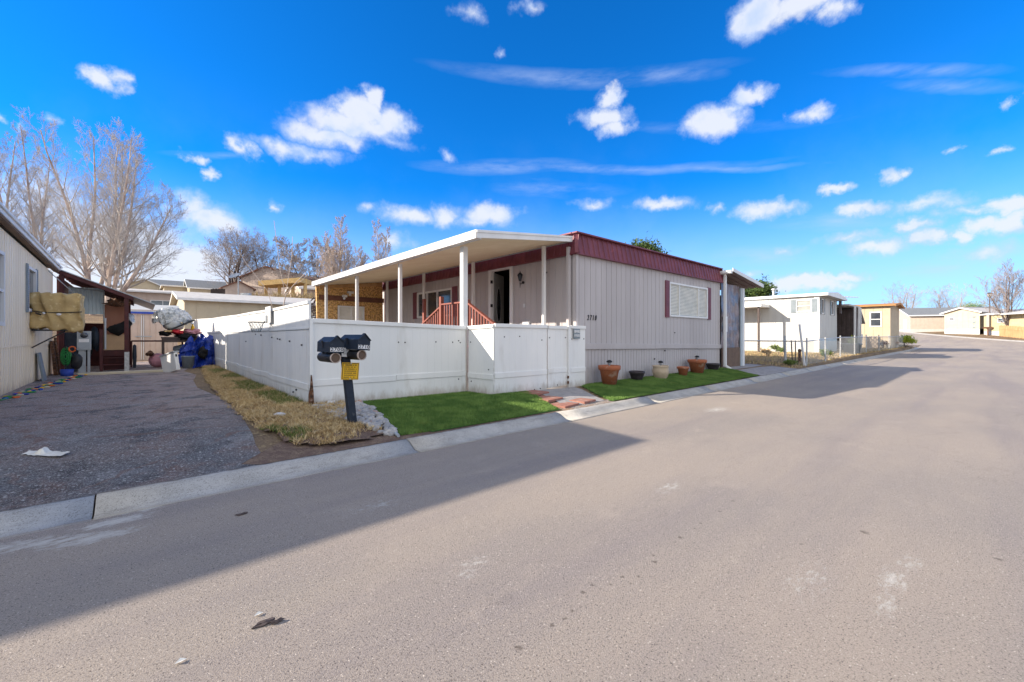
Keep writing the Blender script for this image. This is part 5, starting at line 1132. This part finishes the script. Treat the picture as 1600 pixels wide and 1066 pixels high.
# chain-link fence
CF = thing('chain_link_fence', (21.4, 5.05, .2), 'low chain link fence with leaning posts around the yard of the white house', 'fence')
def mesh_run(p, q, z0, z1, cell, r):
    p, q = Vector(p), Vector(q); d = q-p; Ln = d.length; d.normalize(); b = MB(); H_ = z1-z0; n = int(Ln/cell); V = []; F_ = []
    for i in range(-int(H_/cell), n):
        for s_ in (1, -1):
            a0 = i*cell; c0 = a0+H_
            za, zb = (z0, z1) if s_ > 0 else (z1, z0)
            lo, hi = max(0, a0), min(Ln, c0)
            if hi <= lo: continue
            zA = za+(zb-za)*(lo-a0)/H_; zB = za+(zb-za)*(hi-a0)/H_
            b.tube(p+d*lo+EZ*zA, p+d*hi+EZ*zB, r, n=3, caps=False, smooth=False)
    return b
runs = [((21.4, 5.1), (28, 5.15)), ((28, 5.15), (36, 5.25)), ((36, 5.25), (46, 5.25)), ((46, 5.25), (57, 5.35)), ((21.4, 5.1), (21.4, 12.5))]
for i, (p, q) in enumerate(runs):
    zb = ground(p[0], 5.3)
    mesh_run((*p, 0), (*q, 0), zb+.03, zb+1.02, .12 if i < 2 or i == 4 else .30, .003 if i < 2 or i == 4 else .0045).build('wire_mesh', M_['galv'], CF)
    b = MB(); b.tube((*p, zb+1.04), (*q, ground(q[0], 5.3)+1.04), .026); b.build('top_rail', M_['galv'], CF)
for (x, y, h, lx) in ((21.4, 5.1, 1.2, .05), (24.6, 5.1, 1.15, .0), (28, 5.15, 1.15, .03), (32, 5.2, 1.15, 0), (36, 5.25, 1.2, .04), (41, 5.25, 1.2, 0), (46, 5.25, 1.2, 0), (51, 5.3, 1.2, 0), (57, 5.35, 1.2, 0), (21.4, 8.0, 1.1, 0), (21.4, 11, 1.1, 0)):
    b = MB(); z = ground(x, y); b.tube((x, y, z-.1), (x+lx, y, z+h), .032); b.build('post', M_['galv'], CF)
# loose stakes and a white leaning post
def gx(px, py): return G(px, py)
g = gx(1257, 572); b = MB(); b.beam(g, g+Vector((-.35, .1, 1.78)), .11, .06, up=(0, 1, 0)); tag(b.build('white_stake', M_['white']), 'tall white post leaning by the corner of the chain link fence', 'post')
g = gx(1227, 566); b = MB(); b.tube(g, g+Vector((.10, .05, 1.2)), .05); tag(b.build('gate_post', M_['galv']), 'thick grey metal post at the open end of the chain link fence', 'post')
for i, (px, py, dx, h) in enumerate(((1238, 566, -.18, 1.0), (1243, 566, -.06, 1.0))):
    g = gx(px, py); b = MB(); b.beam(g, g+Vector((dx, 0, h)), .035, .05); tag(b.build('stake', M_['darkcorr']), ['dark stake leaning left in the dry yard, nearer the grey house', 'dark upright stake in the dry yard just left of the rusty bits'][i], 'stake', 'dark stakes in the yard')
g = gx(1249, 566); b = MB(); b.beam(g, g+Vector((0, 0, .5)), .10, .08); b.blob(g+EZ*.55, (.09, .09, .08), 3, 1); tag(b.build('yard_hydrant', M_['rust']), 'short rusty standpipe standing in the yard', 'standpipe')
def shrub(c, rr, h, n, mt, label, cat, seed, leaf=.05, name='shrub', group=None, stem='bark2'):
    T = thing(name, c, label, cat, group); rng = np.random.default_rng(seed); c = Vector(c)
    k = max(3, int(n/120)); cl = rng.normal(0, 1, (k, 3)); cl /= np.linalg.norm(cl, axis=1)[:, None]; cl *= rng.uniform(.35, .85, (k, 1)); cl[:, 2] = np.abs(cl[:, 2]) if rr > h*.4 else cl[:, 2]
    P = cl[rng.integers(0, k, n)] + rng.normal(0, .17, (n, 3)); P = P*np.array([rr, rr, h/2]) + np.array([c.x, c.y, c.z+h*.48]); P[:, 2] = np.maximum(P[:, 2], c.z+.02)
    d1 = rng.normal(0, 1, (n, 3))*leaf; d2 = rng.normal(0, 1, (n, 3))*leaf
    V = np.stack([P, P+d1, P+d2], 1).reshape(-1, 3); np_mesh('foliage', V, np.arange(n*3), 3, M_[mt], T)
    b = MB()
    for i in range(5): a = i*1.3; b.tube(c, c+Vector((rr*.5*math.cos(a), rr*.5*math.sin(a), h*.6)), rr*.015+.003, .002, 4)
    b.build('stems', M_[stem], T); return T
shrub((56.5, 4.95+.25, ground(56, 5.2)), .9, 1.15, 2200, 'bush', 'bright yellow green bush at the street corner end of the fence', 'bush', 3, .07)
rs = random.Random(11)
for i, (px, py, rr, h, mt, lb) in enumerate(((1197, 558, .35, .5, 'dry', 'low pale dry weed clump by the white awning post'), (1215, 556, .4, .6, 'weed', 'grey green weed clump beside the white house wall'), (1292, 561, .4, .5, 'weed', 'dark green weed clump at the blue skirted front of the white house'), (1333, 551, .35, 1.3, 'bush', 'upright green shrub in front of the dark shed'), (1376, 547, .5, .8, 'twig3', 'bare pinkish shrub behind the chain link fence'), (1398, 544, .5, .8, 'twig3', 'second bare pinkish shrub nearer the street corner'), (1232, 572, .3, .25, 'weed', 'low green weeds at the foot of the thick gate post'))):
    g = gx(px, py); shrub(g, rr, h, 500, mt, lb, 'weeds' if rr < .5 else 'shrub', 20+i, .05)
# ================================================================== generic houses farther off
def house(name, label, c, rz, Ln, Wd, h, wall, roof, kind='gx', rise=.9, ov=.3, wins=(), skirt=None, pitch=.4, cat='house', edge='white', group=None, extra=None):
    """local frame: x along the front, y back; front faces -y, left end faces -x"""
    c = Vector(c); T = thing(name, c, label, cat, group, rz)
    b = MB(); z0 = -.6; hs = [(w[1], w[2], w[3], w[4]) for w in wins if w[0] == 'f']; hl = [(Wd-w[2], Wd-w[1], w[3], w[4]) for w in wins if w[0] == 'l']
    zb = .75 if skirt else z0
    siding(b, (0, 0), (Ln, 0), zb, h, pitch, hs, gw=.04, gd=.015); siding(b, (0, Wd), (0, 0), zb, h, pitch, hl, gw=.04, gd=.015); siding(b, (Ln, 0), (Ln, Wd), zb, h, pitch); siding(b, (Ln, Wd), (0, Wd), zb, h, pitch)
    if kind == 'gx': b.add([(0, 0, h), (0, Wd/2, h+rise), (0, Wd, h)], [(0, 2, 1)]); b.add([(Ln, 0, h), (Ln, Wd/2, h+rise), (Ln, Wd, h)], [(0, 1, 2)])
    if kind == 'gy': b.add([(0, 0, h), (Ln/2, 0, h+rise), (Ln, 0, h)], [(0, 2, 1)])
    b.build('wall', M_[wall], T, world=False)
    if skirt:
        b = MB(); siding(b, (0, 0), (Ln, 0), z0, .75, .4, off=-.01); siding(b, (0, Wd), (0, 0), z0, .75, .4, off=-.01); b.build('skirt', M_[skirt], T, world=False)
    b = MB(); t = .10
    if kind == 'flat': b.box(-ov, Ln+ov, -ov, Wd+ov, h, h+.14)
    elif kind == 'gx':
        s = rise/(Wd/2)
        b.prism([(-ov, -ov, h-s*ov), (-ov, Wd/2, h+rise), (-ov, Wd/2, h+rise+t), (-ov, -ov, h-s*ov+t)], (Ln+2*ov, 0, 0)); b.prism([(-ov, Wd+ov, h-s*ov), (-ov, Wd/2+.001, h+rise), (-ov, Wd/2+.001, h+rise+t), (-ov, Wd+ov, h-s*ov+t)], (Ln+2*ov, 0, 0))
    else:
        s = rise/(Ln/2)
        b.prism([(-ov, -ov, h-s*ov), (Ln/2, -ov, h+rise), (Ln/2, -ov, h+rise+t), (-ov, -ov, h-s*ov+t)], (0, Wd+2*ov, 0)); b.prism([(Ln+ov, -ov, h-s*ov), (Ln/2+.001, -ov, h+rise), (Ln/2+.001, -ov, h+rise+t), (Ln+ov, -ov, h-s*ov+t)], (0, Wd+2*ov, 0))
    b.build('roof', M_[roof], T, world=False)
    b = MB(); e = .16
    if kind == 'flat': b.box(-ov-.03, Ln+ov+.03, -ov-.03, -ov-.002, h-.04, h+.16); b.box(-ov-.03, -ov-.002, -ov, Wd+ov, h-.04, h+.16)
    elif kind == 'gx':
        s = rise/(Wd/2); b.box(-ov, Ln+ov, -ov-.03, -ov-.002, h-s*ov-.06, h-s*ov+.10)
        b.prism([(-ov-.03, -ov, h-s*ov-.06), (-ov-.03, Wd/2, h+rise-.06), (-ov-.03, Wd/2, h+rise+.11), (-ov-.03, -ov, h-s*ov+.11)], (.028, 0, 0)); b.prism([(-ov-.03, Wd+ov, h-s*ov-.06), (-ov-.03, Wd/2+.001, h+rise-.06), (-ov-.03, Wd/2+.001, h+rise+.11), (-ov-.03, Wd+ov, h-s*ov+.11)], (.028, 0, 0))
    else:
        s = rise/(Ln/2); b.prism([(-ov, -ov-.03, h-s*ov-.06), (Ln/2, -ov-.03, h+rise-.06), (Ln/2, -ov-.03, h+rise+.11), (-ov, -ov-.03, h-s*ov+.11)], (0, .028, 0)); b.prism([(Ln+ov, -ov-.03, h-s*ov-.06), (Ln/2+.001, -ov-.03, h+rise-.06), (Ln/2+.001, -ov-.03, h+rise+.11), (Ln+ov, -ov-.03, h-s*ov+.11)], (0, .028, 0))
    b.build('roof_edge', M_[edge], T, world=False)
    M = W[T]; Rm = M.to_3x3()
    for w in wins:
        fc, s0, s1, a, z1, gl = w[:6]; sh = w[6] if len(w) > 6 else None
        if fc == 'f': face = (M @ Vector((0, 0, 0)), Rm @ EX, Rm @ -EY); q0, q1 = s0, s1
        else: face = (M @ Vector((0, Wd, 0)), Rm @ -EY, Rm @ -EX); q0, q1 = Wd-s1, Wd-s0
        o = Vector(face[0]); zz = o.z; o.z = 0
        if gl == 'door': frame_win(T, (o, face[1], face[2]), q0, q1, a+zz, z1+zz, M_['whitewall'], M_['white'], (), 'door', w=.08)
        else: frame_win(T, (o, face[1], face[2]), q0, q1, a+zz, z1+zz, M_[gl], M_['white'], ((q0+q1)/2,) if s1-s0 > 1.2 else (), 'window', w=.08, shutters=M_[sh] if sh else None, rails=((a+z1)/2+zz,))
    return T
def cor(px, D, zz=None):
    g = at(px, D); return (g.x, g.y, g.z if zz is None else zz)
# tan house beyond the dark shed: lit side faces the camera's left
house('tan_house', 'tan mobile home with flat orange brown roof beyond the dark shed', (48, 5.4, .45), 0, 5.5, 14, 3.55, 'tanwall', 'rooforange', 'gy', .25, .35, [('l', .55, 1.35, 1.75, 3.05, 'glass'), ('l', 5.5, 6.3, 1.75, 3.05, 'glass')], pitch=.6, edge='rooforange', cat='house')
b = MB(); rv = random.Random(5)
for k_ in range(34): x = 42+k_*.42; h = rv.uniform(.75, 1.0); b.box(x, x+.30, 6.1, 6.13, .2, .2+h+.2)
tag(b.build('picket_fence', M_['palewood']), 'weathered pale picket fence in front of the tan house', 'fence')
AN = thing('tv_antenna', (50.5, 9, 4.1), 'thin TV antenna standing on the orange brown roof of the tan house', 'antenna')
b = MB(); b.tube((50.5, 9, 4.0), (50.5, 9, 5.2), .03, n=5); b.tube((49.2, 9.6, 5.15), (52.2, 8.2, 5.15), .02, n=4); b.build('mast', M_['galv'], AN)
b = MB()
for k_ in range(8): p = Vector((49.4+.36*k_, 9.5-.17*k_, 5.15)); b.tube(p+Vector((.2, .45, 0))*(1-.06*k_), p-Vector((.2, .45, 0))*(1-.06*k_), .015, n=4)
b.build('elements', M_['galv'], AN)
# cream gabled house across the corner
cH = Vector((92.5, 8.0, 1.75)); u = Vector((.40, -.9165))
house('cream_house', 'cream house with grey shingle gable roof and white door across the street corner', cH, math.atan2(u.y, u.x), 11, 7.6, 2.95, 'beigewall', 'roofgrey', 'gx', 1.25, .3, [('l', 1.5, 2.5, .3, 2.35, 'door'), ('l', 5.2, 6.0, 1.2, 2.1, 'glasslight')], skirt='whitewall', pitch=.5)
# yellow house right of it with a carport
A_, B_, C_ = Vector((90.2, 4.1)), Vector((88.9, 1.25)), Vector((79.0, -5.4))
u = (Vector((88.9, 1.25))-A_).normalized()
house('yellow_house', 'cream yellow house with white gable trim beside the cream house', (A_.x, A_.y, 1.65), math.atan2(u.y, u.x), 3.9, 11, 3.15, 'cream', 'rooflight', 'gy', .65, .35, [('f', .5, 1.2, 2.0, 2.5, 'glass')], skirt='whitewall', pitch=.6)
for i in range(3): p = Vector((A_.x, A_.y))+u*3.3; b = MB(); b.box(-.14, .14, -.06, -.02, 2.0-.75*i+1.1, 2.2-.75*i+1.1, M=Matrix.Translation((p.x, p.y, .9)) @ Matrix.Rotation(math.atan2(u.y, u.x), 4, 'Z')); o = b.build('wall_plaque', M_['shutter']); tag(o, ['uppermost grey plaque on the cream yellow gable wall', 'middle grey plaque on the cream yellow gable wall', 'lowest grey plaque on the cream yellow gable wall'][i], 'plaque', 'plaques on the yellow house')
u2 = Vector((C_.x-B_.x, C_.y-B_.y)).normalized(); st = B_+u*1.2
house('yellow_annex', 'yellow sided annex under a long pale carport roof at the right edge', (st.x, st.y, 1.3), math.atan2(u2.y, u2.x), 15, 6, 3.1, 'yellowwall', 'rooflight', 'gx', .55, .3, [('f', 2.2, 3.4, 1.9, 2.5, 'glass')], skirt='whitewall', pitch=.5)
CP = thing('pale_carport', (st.x, st.y, 1.3), 'long pale carport roof shading the yellow annex wall', 'carport', None, math.atan2(u2.y, u2.x))
b = MB(); b.prism([(4.2, -.05, 3.0), (4.2, -1.1, 2.85), (4.2, -1.1, 3.0), (4.2, -.05, 3.2)], (8, 0, 0)); b.build('roof', M_['whitewall'], CP, world=False)
for x in (12.0,): b = MB(); b.box(x-.06, x+.06, -1.05, -.93, -.6, 2.86); b.build('post', M_['white'], CP, world=False)
BF = thing('cedar_fence', (74, -2, .8), 'short orange cedar board fence at the right edge by the far kerb', 'fence')
pA, pB = at(1561, 56), at(1640, 48)
b = MB(); n = 46
for i in range(n):
    p = pA.lerp(pB, i/n); q = pA.lerp(pB, (i+.86)/n); b.beam(Vector((p.x, p.y, 0))+EZ*(p.z+.72), Vector((q.x, q.y, 0))+EZ*(p.z+.72), .03, 1.40+.06*((i*7) % 3))
b.build('boards', M_['brownwood'], BF)
b = MB(); b.beam(pA+EZ*1.0, pB+EZ*1.0, .10, .09); b.build('rail', M_['brownwood'], BF)
# street lamp with a mailbox below
g = at(1546, 58); SL = thing('street_lamp', g, 'slim dark street lamp post with round top beside the far kerb', 'street lamp')
b = MB(); b.tube(g, g+EZ*5.2, .09, .06, 10); b.tube(g, g+EZ*.6, .13, .10, 10); b.build('pole', M_['darkcorr'], SL)
b = MB(); b.lathe(g+EZ*5.2, [(.10, 0), (.24, .15), (.27, .35), (.2, .5)], 12); b.build('globe', M_['lamp'], SL)
b = MB(); b.lathe(g+EZ*5.7, [(.3, 0), (.2, .12), (.001, .2)], 12); b.build('cap', M_['dark'], SL)
g2 = at(1543, 57.6); MB2 = thing('kerb_mailboxes', g2, 'brown mailbox pair on a pale post below the street lamp', 'mailbox')
b = MB(); b.box(g2.x-.12, g2.x+.12, g2.y-.12, g2.y+.12, g2.z, g2.z+2.9); b.build('post', M_['pinkwall'], MB2)
b = MB(); b.beam(g2+Vector((-.2, .45, 1.05)), g2+Vector((-.2, -.45, 1.05)), .22, .22); b.beam(g2+Vector((-.25, 0, 0)), g2+Vector((-.25, 0, .95)), .1, .1); b.build('boxes', M_['rust'], MB2)
# ================================================================== houses up the hill behind
g = onY(297, 464, 33.5)
house('tan_trailer', 'long tan trailer home with pale roof and exhaust vent behind the white side fence', (2.0, 33.5, 1.0), 0, 22, 10, 2.75, 'cream', 'rooflight', 'gx', .75, .35, [('f', 6.5, 9, 1.0, 1.9, 'glasslight')], pitch=1.2)
c = at(384, 37); b = MB(); b.tube((c.x, c.y, 3.6), (c.x, c.y, 5.0), .33, n=16); b.tube((c.x, c.y, 5.0), (c.x, c.y, 5.15), .42, n=16); tag(b.build('roof_vent', M_['galv']), 'round galvanised swamp vent on the tan trailer roof', 'vent')
c = at(418, 36); b = MB(); b.tube((c.x, c.y, 3.7), (c.x, c.y, 4.55), .05); tag(b.build('vent_pipe', M_['darkcorr']), 'thin dark vent pipe on the tan trailer roof', 'vent pipe')
c = at(372, 40); DSH = thing('satellite_dish', (c.x, c.y, 4), 'grey satellite dish on a mast above the tan trailer roof', 'satellite dish')
b = MB(); b.tube((c.x, c.y, 4), (c.x, c.y, 7.0), .06); b.build('mast', M_['galv'], DSH)
b = MB(); b.lathe((c.x-.3, c.y-.2, 7.0), [(.001, 0), (.28, .04), (.5, .14), (.49, .16), (.28, .06), (.001, .03)], 20, M=Matrix.Rotation(R(35), 4, 'Z') @ Matrix.Rotation(R(-35), 4, 'Y')); b.build('dish', M_['greymetal'], DSH)
def row(px, py_eave, D, Ln, Wd, wall, roof, kind, rise, label, name, wins=(), skirt=None, rz=0, ov=.3, h=2.8, **kw):
    x, y, z = cor(px, D); ze = zat(py_eave, D); return house(name, label, (x, y, ze-h), rz, Ln, Wd, h, wall, roof, kind, rise, ov, wins, skirt, **kw)
row(150, 452, 45, 21, 9, 'pinkwall', 'rooflight', 'gx', .55, 'pale pink trailer with a white garage door behind the garden shed', 'pink_trailer', [('f', 4.4, 6.6, .2, 2.3, 'shutter'), ('f', 1.2, 2.2, 1, 2, 'glasslight')], pitch=.9, h=3.2)
b = MB()
row(186, 447, 62, 5.5, 8, 'cream', 'roofgrey', 'gy', 1.3, 'cream gable house with grey roof leftmost on the hill behind the porch', 'hill_house', h=3.5, group='houses on the hill')
row(212, 446, 66, 8.5, 7, 'pinkwall', 'roofgrey', 'gx', 1.4, 'low house with broad grey blue roof second on the hill', 'hill_house', h=3.5, group='houses on the hill')
row(256, 447, 60, 4.6, 7, 'cream', 'rooflight', 'flat', .3, 'small pale house with dark windows between the grey roofs on the hill', 'hill_house', [('f', .4, 1.5, 1.6, 2.9, 'glasslight'), ('f', 2.6, 4.2, 1.0, 2.9, 'glass')], h=3.5, group='houses on the hill')
row(296, 449, 58, 7, 8, 'tanwall', 'roofgrey', 'gx', 1.4, 'tan house with grey roof and dark carport on the hill left of the bare tree', 'hill_house', [('f', 2.2, 3.4, .4, 2.4, 'glass')], h=3.5, group='houses on the hill')
row(348, 449, 54, 3.4, 6, 'pinkwall', 'brownroof', 'gy', .9, 'small pale pink gable shed below the larger pink house', 'gable_shed', h=3.0, cat='shed', edge='brownroof')
row(376, 434, 60, 8.0, 12, 'pinkwall', 'brownroof', 'gy', 1.5, 'large pale pink gable house with brown roof on the hill', 'pink_house', h=5, edge='brownroof', rz=R(-48))
row(436, 432, 62, 7.5, 6, 'pinkwall', 'brownroof', 'gx', .7, 'pale wing with a brown roof joined to the right of the pink gable house', 'house_wing', [('f', 1.6, 2.6, 1.8, 2.9, 'glasslight')], h=4.2, edge='brownroof')
row(470, 450, 50, 11, 6, 'pinkwall', 'rooflight', 'gx', 1.0, 'low pale house behind the left corner of the awning', 'hill_house', [('f', 2, 3, 1, 2, 'glass')], h=3.2, group='houses on the hill')
YD = thing('lumber_deck', cor(416, 44), 'raised deck of new yellow lumber on the hill behind the tan trailer', 'deck'); c = at(414, 44); e = at(478, 44)
zt = zat(445, 44); b = MB(); b.beam(Vector((c.x, c.y, zt)), Vector((e.x, e.y, zt+.35)), 2.4, .5); b.build('floor', M_['yellowwood'], YD)
for t in (.02, .35, .68, .98): p = Vector((c.x, c.y, 0)).lerp(Vector((e.x, e.y, 0)), t); b = MB(); b.box(p.x-.14, p.x+.14, p.y-.14, p.y+.14, 2, zt+(0 if t < .9 else .6)); b.build('post', M_['yellowwood'], YD)
b = MB(); c2 = at(330, 46); e2 = at(352, 46); zt = zat(452, 46); n = 14
for i in range(n): p = c2.lerp(e2, i/n); b.box(p.x-.07, p.x+.07, p.y-.02, p.y+.02, 1.5, zt+.03*(i % 3))
tag(b.build('board_fence', M_['darkcorr']), 'short dark board fence beside the pink gable shed on the hill', 'fence')
# dry hedge on the hillside
rng = np.random.default_rng(4); n = 2600; t = rng.uniform(0, 1, n); c = at(398, 42); e = at(500, 42)
P = np.stack([c.x+(e.x-c.x)*t+rng.normal(0, .5, n), c.y+(e.y-c.y)*t+rng.normal(0, .5, n), zat(474, 42)+rng.uniform(0, .9, n)*(.65+.35*np.sin(t*23))], 1)
V = np.stack([P+rng.normal(0, .03, (n, 3)), P+rng.normal(0, .03, (n, 3)), P+np.stack([rng.normal(0, .12, n), rng.normal(0, .12, n), rng.uniform(.2, .6, n)], 1)], 1).reshape(-1, 3)
tag(np_mesh('dry_hedge', V, np.arange(n*3), 3, M_['dry']), 'strip of dry tan brush on the hillside above the tan trailer', 'dry brush', kind='stuff')
# ================================================================== trees
class Segs:
    def __init__(s): s.a = []; s.b = []; s.r0 = []; s.r1 = []
    def add(s, a, b, r0, r1): s.a.append(a); s.b.append(b); s.r0.append(r0); s.r1.append(r1)
    def build(s, name, mt, parent, n=3):
        a, b = np.array(s.a), np.array(s.b); r0, r1 = np.array(s.r0), np.array(s.r1); d = b-a; d /= np.linalg.norm(d, axis=1)[:, None]+1e-9
        ref = np.where(np.abs(d[:, 2:3]) > .9, np.array([[1., 0, 0]]), np.array([[0, 0, 1.]])); u = np.cross(d, ref); u /= np.linalg.norm(u, axis=1)[:, None]+1e-9; v = np.cross(d, u)
        V = []
        for (c, r) in ((a, r0), (b, r1)):
            for i in range(n): t = 2*math.pi*i/n; V.append(c + u*(r*math.cos(t))[:, None] + v*(r*math.sin(t))[:, None])
        V = np.stack(V, 1); k = len(a); base_ = (np.arange(k)*2*n)[:, None]
        F_ = np.concatenate([base_+np.array([[i, (i+1) % n, n+(i+1) % n, n+i]]) for i in range(n)], 1)
        o = np_mesh(name, V.reshape(-1, 3), F_.ravel(), 4, mt, parent); return o
def tree(c, h, spread, seed, label, mats, leaders=((0, 0, 1),), levels=4, kids=(12, 8, 6, 5), r=.2, up=.25, ang=(.5, .9), start=.25, shape=lambda t: 1-.75*t, twig=.008, group='bare winter trees', name='bare_tree', trunk_h=0, jit=.12, sag=0):
    rd = random.Random(seed); c = Vector(c); T = thing(name, c-EZ*.0, label, 'tree', group); tr, cr = Segs(), Segs()
    def grow(p, d, ln, r0, lv, seg, jit=jit):
        jit = jit*.55 if lv == 0 else jit
        n = max(2, int(5-lv) if lv else 9); pts = [p.copy()]; q = p.copy(); dd = d.copy()
        for i in range(n):
            dd = (dd + Vector((rd.gauss(0, jit), rd.gauss(0, jit), rd.gauss(0, jit*.6)+ (up*.35 if lv else .05) - sag*lv*.1))).normalized(); q2 = q + dd*(ln/n)
            ra, rb = r0*(1-.8*i/n), r0*(1-.8*(i+1)/n); seg.add(tuple(q), tuple(q2), max(twig, ra), max(twig*.7, rb)); q = q2; pts.append(q.copy())
        if lv >= levels: return
        k = kids[min(lv, len(kids)-1)]
        for j in range(k):
            t = start+(1-start)*((j+rd.random())/k) if lv == 0 else .2+.8*((j+rd.random())/k)
            f = min(.999, t)*n; i = int(f); pp = pts[i].lerp(pts[i+1], f-i); bd = (pts[i+1]-pts[i]).normalized()
            az = rd.uniform(0, 6.283) if lv else j*2.4+rd.uniform(-.4, .4); a_ = rd.uniform(*ang)
            s_ = bd.cross(Vector((math.cos(az), math.sin(az), .3))).normalized(); nd = (bd*math.cos(a_)+s_*math.sin(a_)).normalized()
            l2 = (spread*shape(t) if lv == 0 else ln*rd.uniform(.42, .62)*(1-.35*t)); rr = max(twig, r0*(1-.8*t)*.5)
            grow(pp, nd, l2*rd.uniform(.8, 1.15), rr, lv+1, cr)
    base_top = c
    if trunk_h: tr.add(tuple(c-EZ*.3), tuple(c+EZ*trunk_h), r*1.6, r*1.25); base_top = c+EZ*trunk_h
    for ld in leaders: dx, dy, k = ld; grow(base_top.copy(), Vector((dx, dy, 1)).normalized(), h*k-trunk_h, r, 0, tr)
    tr.build('trunk', mats[0], T, 6); cr.build('crown', mats[1], T, 3); return T
big = (M_['bark'], M_['twig']); drk = (M_['bark2'], M_['twig2']); tan = (M_['twig3'], M_['twig3'])
rt = Vector((FY, -FX, 0))                                # picture-right on the ground, to lean trees the way the photo shows
def ln_(s, k=1): v = rt*s; return (v.x, v.y, k)
D1 = 38
poplar = dict(levels=4, kids=(20, 9, 7, 6), up=.40, ang=(.45, .85), start=.14, twig=.0045, jit=.08)
def T_(px, D): g = at(px, D); return g
tree(T_(144, 38), zat(188, 38)-ground(*T_(144, 38)[:2]), 5.4, 3, 'tall bare cottonwood with trunk forking left, above the maroon porch', big, (ln_(-.15, .96), ln_(-.03, .9), ln_(.10, .92)), r=.21, shape=lambda t: 1.0-.7*t, **poplar)
tree(T_(166, 36), zat(205, 36)-ground(*T_(166, 36)[:2]), 5.2, 8, 'tall bare cottonwood with a long low limb reaching right, above the maroon porch', big, (ln_(-.02), ln_(.17, .96), ln_(.34, .88), ln_(.62, .70)), r=.21, shape=lambda t: 1.0-.7*t, **poplar)
tree(T_(57, 42), zat(208, 42)-ground(*T_(57, 42)[:2]), 4.4, 15, 'slim straight bare cottonwood rising behind the beige house roof', big, (ln_(.0), ln_(.10, .85), ln_(-.12, .8)), r=.18, shape=lambda t: 1.0-.75*t, **poplar)
tree(T_(2, 40), zat(190, 40)-ground(*T_(2, 40)[:2]), 4.0, 22, 'bare cottonwood half out of the photo at the left edge', big, (ln_(.0), ln_(.10, .9)), r=.18, shape=lambda t: 1.0-.7*t, **poplar)
rnd = dict(levels=4, kids=(12, 8, 7, 5), up=.25, ang=(.6, 1.1), start=.15, jit=.13)
tree(T_(362, 60), zat(345, 60)-zat(440, 60), 5.4, 31, 'spreading bare dark tree left of the pink gable house', drk, (ln_(-.25, .9), ln_(.05), ln_(.55, .95)), r=.24, twig=.009, shape=lambda t: 1-.4*t, trunk_h=1.2, **rnd)
tree(T_(408, 62), zat(350, 62)-zat(440, 62), 4.6, 33, 'bare dark tree rising behind the pink gable roof', drk, (ln_(.0), ln_(.3, .9)), r=.20, twig=.009, shape=lambda t: 1-.4*t, trunk_h=1, **rnd)
tree(T_(481, 55), zat(352, 55)-zat(450, 55), 4.2, 37, 'rounded bare dark tree left of the tall tan trees', drk, (ln_(-.2), ln_(.2)), r=.14, twig=.022, shape=lambda t: 1-.35*t, trunk_h=1, **rnd)
cone = dict(levels=4, kids=(26, 8, 6, 5), up=.5, ang=(.45, .8), start=.1, jit=.07)
tree(T_(530, 50), zat(298, 50)-zat(460, 50), 4.0, 41, 'tall tan bare tree with a pointed crown above the awning', tan, (ln_(0), ln_(.12, .75), ln_(-.14, .8)), r=.15, twig=.009, shape=lambda t: 1.1-.9*t, **cone)
tree(T_(558, 54), zat(345, 54)-zat(450, 54), 3.4, 43, 'shorter tan bare tree between the two tall pointed ones', tan, (ln_(0), ln_(.15, .9)), r=.12, twig=.009, shape=lambda t: 1.0-.7*t, **cone)
tree(T_(593, 50), zat(292, 50)-zat(450, 50), 2.4, 47, 'narrow columnar bare tree above the middle of the awning', tan, (ln_(0), ln_(.04, .9)), r=.12, twig=.009, shape=lambda t: 1.0-.6*t, **cone)
tree(T_(634, 60), zat(365, 60)-zat(450, 60), 3.4, 51, 'low bare tree just showing over the awning right of the columnar tree', drk, (ln_(-.1), ln_(.2)), r=.12, twig=.02, shape=lambda t: 1-.4*t, **rnd)
for i, (px, h, s) in enumerate(((1402, 6.6, 4.2), (1420, 6.4, 4.0), (1470, 6.0, 4.0), (1492, 6.2, 4.2))):
    D = 88; g = at(px, D); tree((g.x, g.y, g.z), h+1.7, s*.85, 60+i, ['bare tree behind the right end of the tan house roof', 'bare reddish tree left of the cream house roof', 'bare tree above the grey shingle roof', 'bare tree right of the one above the grey shingle roof'][i], (M_['twig2'], M_['twig3'] if i % 2 else M_['twig2']), (ln_(-.2), ln_(.25)), r=.16, twig=.009, shape=lambda t: 1-.4*t, trunk_h=1.5, **{**rnd, 'kids': (10, 6, 4, 3)})
g = at(1577, 55); tree(g, zat(432, 55)-g.z, 3.9, 71, 'fan shaped bare tree behind the cedar fence at the right edge', (M_['bark2'], M_['twig4']), (ln_(-.3, .8), ln_(-.12), ln_(.08), ln_(.3, .9)), r=.12, twig=.009, shape=lambda t: 1-.5*t, trunk_h=.6, levels=4, kids=(12, 6, 5, 4), up=.5, ang=(.4, .8), start=.15, jit=.08)
def evergreen(px, D, topy, rr, h, seed, label, mt='ever'):
    g = at(px, D); zt = zat(topy, D); c = Vector((g.x, g.y, zt-h)); T = shrub(c, rr, h, 5200, mt, label, 'tree', seed, .10, 'evergreen_tree')
    b = MB(); b.tube((g.x, g.y, g.z-.2), (g.x, g.y, zt-h*.4), .2, .08); b.build('trunk', M_['bark2'], T); return T
evergreen(1008, 34, 372, 1.7, 3.4, 81, 'sunlit evergreen top peeping over the maroon roof band')
evergreen(1180, 42, 436, 1.9, 3.2, 83, 'evergreen crown behind the carport and the white house roof')
evergreen(1514, 95, 470, 3.4, 5, 85, 'small rounded green tree above the yellow house roof', 'plant')
